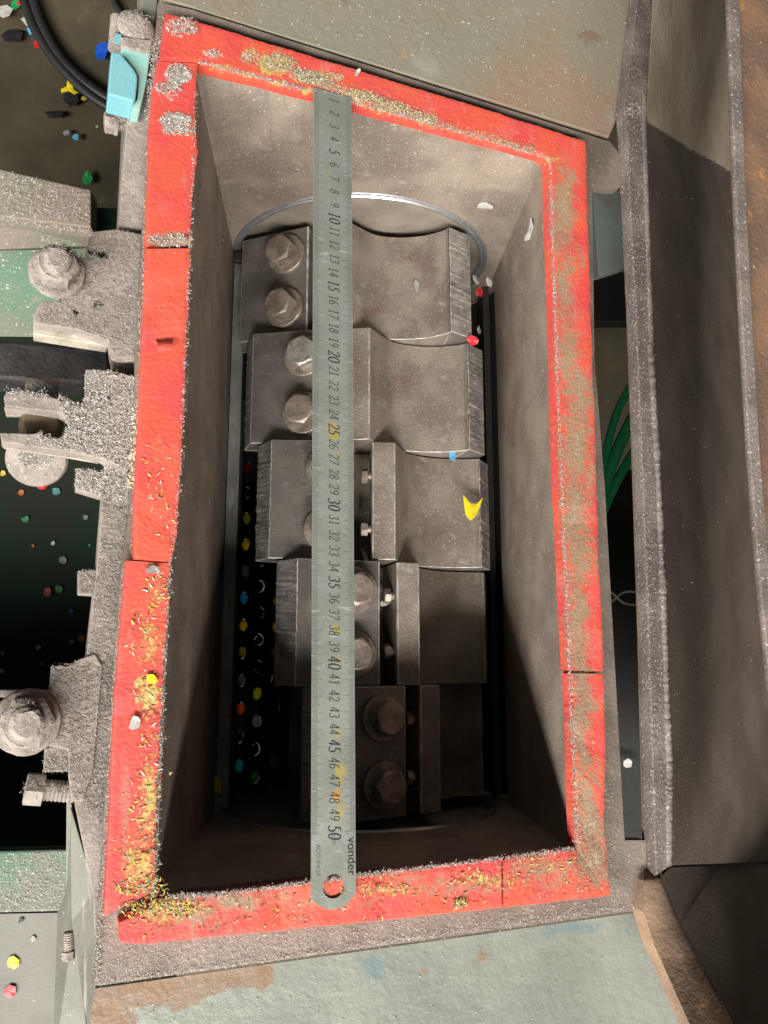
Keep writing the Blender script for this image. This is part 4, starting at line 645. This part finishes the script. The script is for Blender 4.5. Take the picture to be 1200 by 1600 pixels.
P += inside([(142, 364), (182, 360), (222, 368), (222, 560), (176, 556), (168, 530), (112, 512), (56, 503), (66, 474), (98, 470), (92, 420)], 2600, lambda x, y: F(x, y, -.0106))
P += inside([(80, 1042), (124, 1032), (156, 1040), (144, 1200), (128, 1250), (112, 1248), (106, 1172), (62, 1150), (76, 1096)], 1900, lambda x, y: F(x, y, -.0136))
P += ell(89, 420, 40, 40, 900, lambda x, y: F(x, y, -.004))+ell(42, 1128, 40, 40, 900, lambda x, y: F(x, y, -.006))+ell(92, 404, 20, 20, 200, lambda x, y: F(x, y, .012))+ell(42, 1120, 24, 24, 300, lambda x, y: F(x, y, .0035))
P += inside([(70, 1168), (106, 1164), (106, 1206), (68, 1206)], 300, lambda x, y: F(x, y, -.0196))+inside([(122, 892), (151, 890), (150, 930), (122, 928)], 250, lambda x, y: F(x, y, -.0196))+along([(40, 1230), (118, 1236)], 250, 5, lambda x, y: F(x, y, -.027))+ell(213, 40, 24, 22, 300, lambda x, y: F(x, y, .006))+ell(185, 190, 18, 10, 200, lambda x, y: F(x, y, -.022))
fluff('dust_fluff', 'grey fibre dust caked on left rail, lugs and bolts', P, NF, .0005, .0019, .00028, [((.29, .26, .23), 5), ((.34, .31, .28), 3), ((.24, .21, .185), 4), ((.18, .155, .135), 2)], .22)
P = inside([(90, 618), (134, 634), (136, 580), (170, 580), (218, 592), (210, 715), (196, 735), (160, 714), (100, 702), (60, 690), (96, 686), (108, 664), (98, 648)], 3600, lambda x, y: F(x, y, -.0036))
P += inside([(120, 732), (152, 736), (164, 742), (164, 776), (118, 762)], 500, lambda x, y: F(x, y, -.0156))+inside([(160, 720), (205, 728), (203, 790), (165, 775)], 700, lambda x, y: F(x, y, -.0146))+ell(56, 712, 28, 18, 900, lambda x, y: F(x, y, -.032))+along([(10, 613), (70, 618)], 120, 3, lambda x, y: F(x, y, -.0036))+along([(60, 682), (78, 690)], 80, 3, lambda x, y: F(x, y, -.0036))+ell(60, 606, 20, 8, 120, lambda x, y: F(x, y, -.02))
fluff('snow_fluff', 'bright white plastic fluff piled on the forked lug', P, NF, .0008, .0028, .00032, [((.48, .45, .42), 6), ((.37, .345, .32), 4), ((.25, .22, .195), 3)], .3)
P = along([(216, 640), (212, 690), (208, 760)], 260, 3.5, lambda x, y: F(x, y, -.0005))
fluff('yellow_crust', 'cream crust of fluff between forked lug and gasket', P, NF, .001, .003, .0007, [((.6, .5, .3), 4), ((.6, .55, .42), 3)], .4)
P = inside([(0, 266), (140, 300), (140, 350), (0, 330)], 700, lambda x, y: Z(x, y, -.1145))+along([(0, 337), (140, 362)], 300, 3, lambda x, y: Z(x, y, -.118))+inside([(0, 1334), (104, 1330), (100, 1420), (0, 1424)], 900, lambda x, y: Z(x, y, -.2695))
fluff('dust_fluff', 'white fibre dust on the green beam and ledge', P, UP, .0008, .0024, .0003, WP, .3)
P = inside([(985, 160), (1008, 160), (1012, 340), (1045, 1000), (1052, 1340), (1030, 1340), (1012, 1000), (992, 560)], 1600, lambda x, y: F(x, y, .0104))+along([(978, 180), (992, 500), (1010, 900), (1024, 1340)], 900, 2, lambda x, y: F(x, y, .0106))+ell(992, 172, 14, 12, 200, lambda x, y: F(x, y, .0106))
fluff('edge_fluff', 'grey white fluff along the hopper lip', P, NF, .0005, .0018, .0002, WP, .4)
P = along([(1020, 200), (1145, 270)], 160, 2, lambda x, y: F(x, y, -.03-(x-1020)*.0005))
V0 = np.array(V) if False else None
wallpts = []
for _ in range(420):
    i = rng.integers(0, 6); s, t = rng.random(2); a = wl[i]*(1-s)+wl[i+1]*s; b = np.array(wr_[i])*(1-s)+np.array(wr_[i+1])*s; wallpts.append(a*(1-t)+b*t)
fluff('wall_fluff', 'loose white hairs sticking on dark hopper inside', P+wallpts, (-.6, 0, .8), .0008, .004, .00016, WP, .2)
P = [(-XW+.0004, y, z) for y, z in zip(rng.uniform(-.25, .25, 500), rng.uniform(-.2, .03, 500))]; fluff('wall_fluff', 'loose white hairs sticking on left throat wall', P, (1, 0, 0), .0006, .003, .00012, WP, .15)
P = [(XW-.0004, y, z) for y, z in zip(rng.uniform(-.25, .25, 700), rng.uniform(-.23, -.045, 700))]; fluff('wall_fluff', 'loose white hairs sticking on right throat wall', P, (-1, 0, 0), .0006, .0035, .00013, WP, .15)
P = [(x, YW-.0004, z) for x, z in zip(rng.uniform(-.125, .125, 400), rng.uniform(-.09, .0, 400))]; fluff('wall_fluff', 'loose white hairs sticking on upper end wall', P, (0, -1, 0), .0006, .0025, .00012, WP, .15)
P = inside([(300, 0), (980, 0), (965, 180), (940, 205)], 420, lambda x, y: F(x, y, -.0028)); fluff('plate_fluff', 'scattered white plastic crumbs on upper cover plate', P, NF, .0008, .0022, .0003, WP, .2)
P = inside([(170, 1560), (1000, 1440), (1070, 1600), (160, 1600)], 200, lambda x, y: F(x, y, -.0098)); fluff('plate_fluff', 'scattered pale crumbs on lower cover plate', P, NF, .0006, .0018, .0003, WP, .2)
# bits on the rotor: put them on the real surface by casting rays from above
bpy.context.view_layer.update(); dg = bpy.context.evaluated_depsgraph_get(); P = []; Nn = []
for _ in range(1700):
    x, y = rng.uniform(-.11, .115), rng.uniform(-.24, .245); ok, loc, nor, idx, ob, mx = S.ray_cast(dg, Vector((x, y, -0.06)), Vector((0, 0, -1)), distance=.16)
    if ok and ob.parent is rt: P.append(np.array(loc)); Nn.append(np.array(nor))
fluff('rotor_fluff', 'loose white hairs and crumbs lying on rotor steps', np.array(P), np.array(Nn), .0005, .0022, .00014, WP, .2)
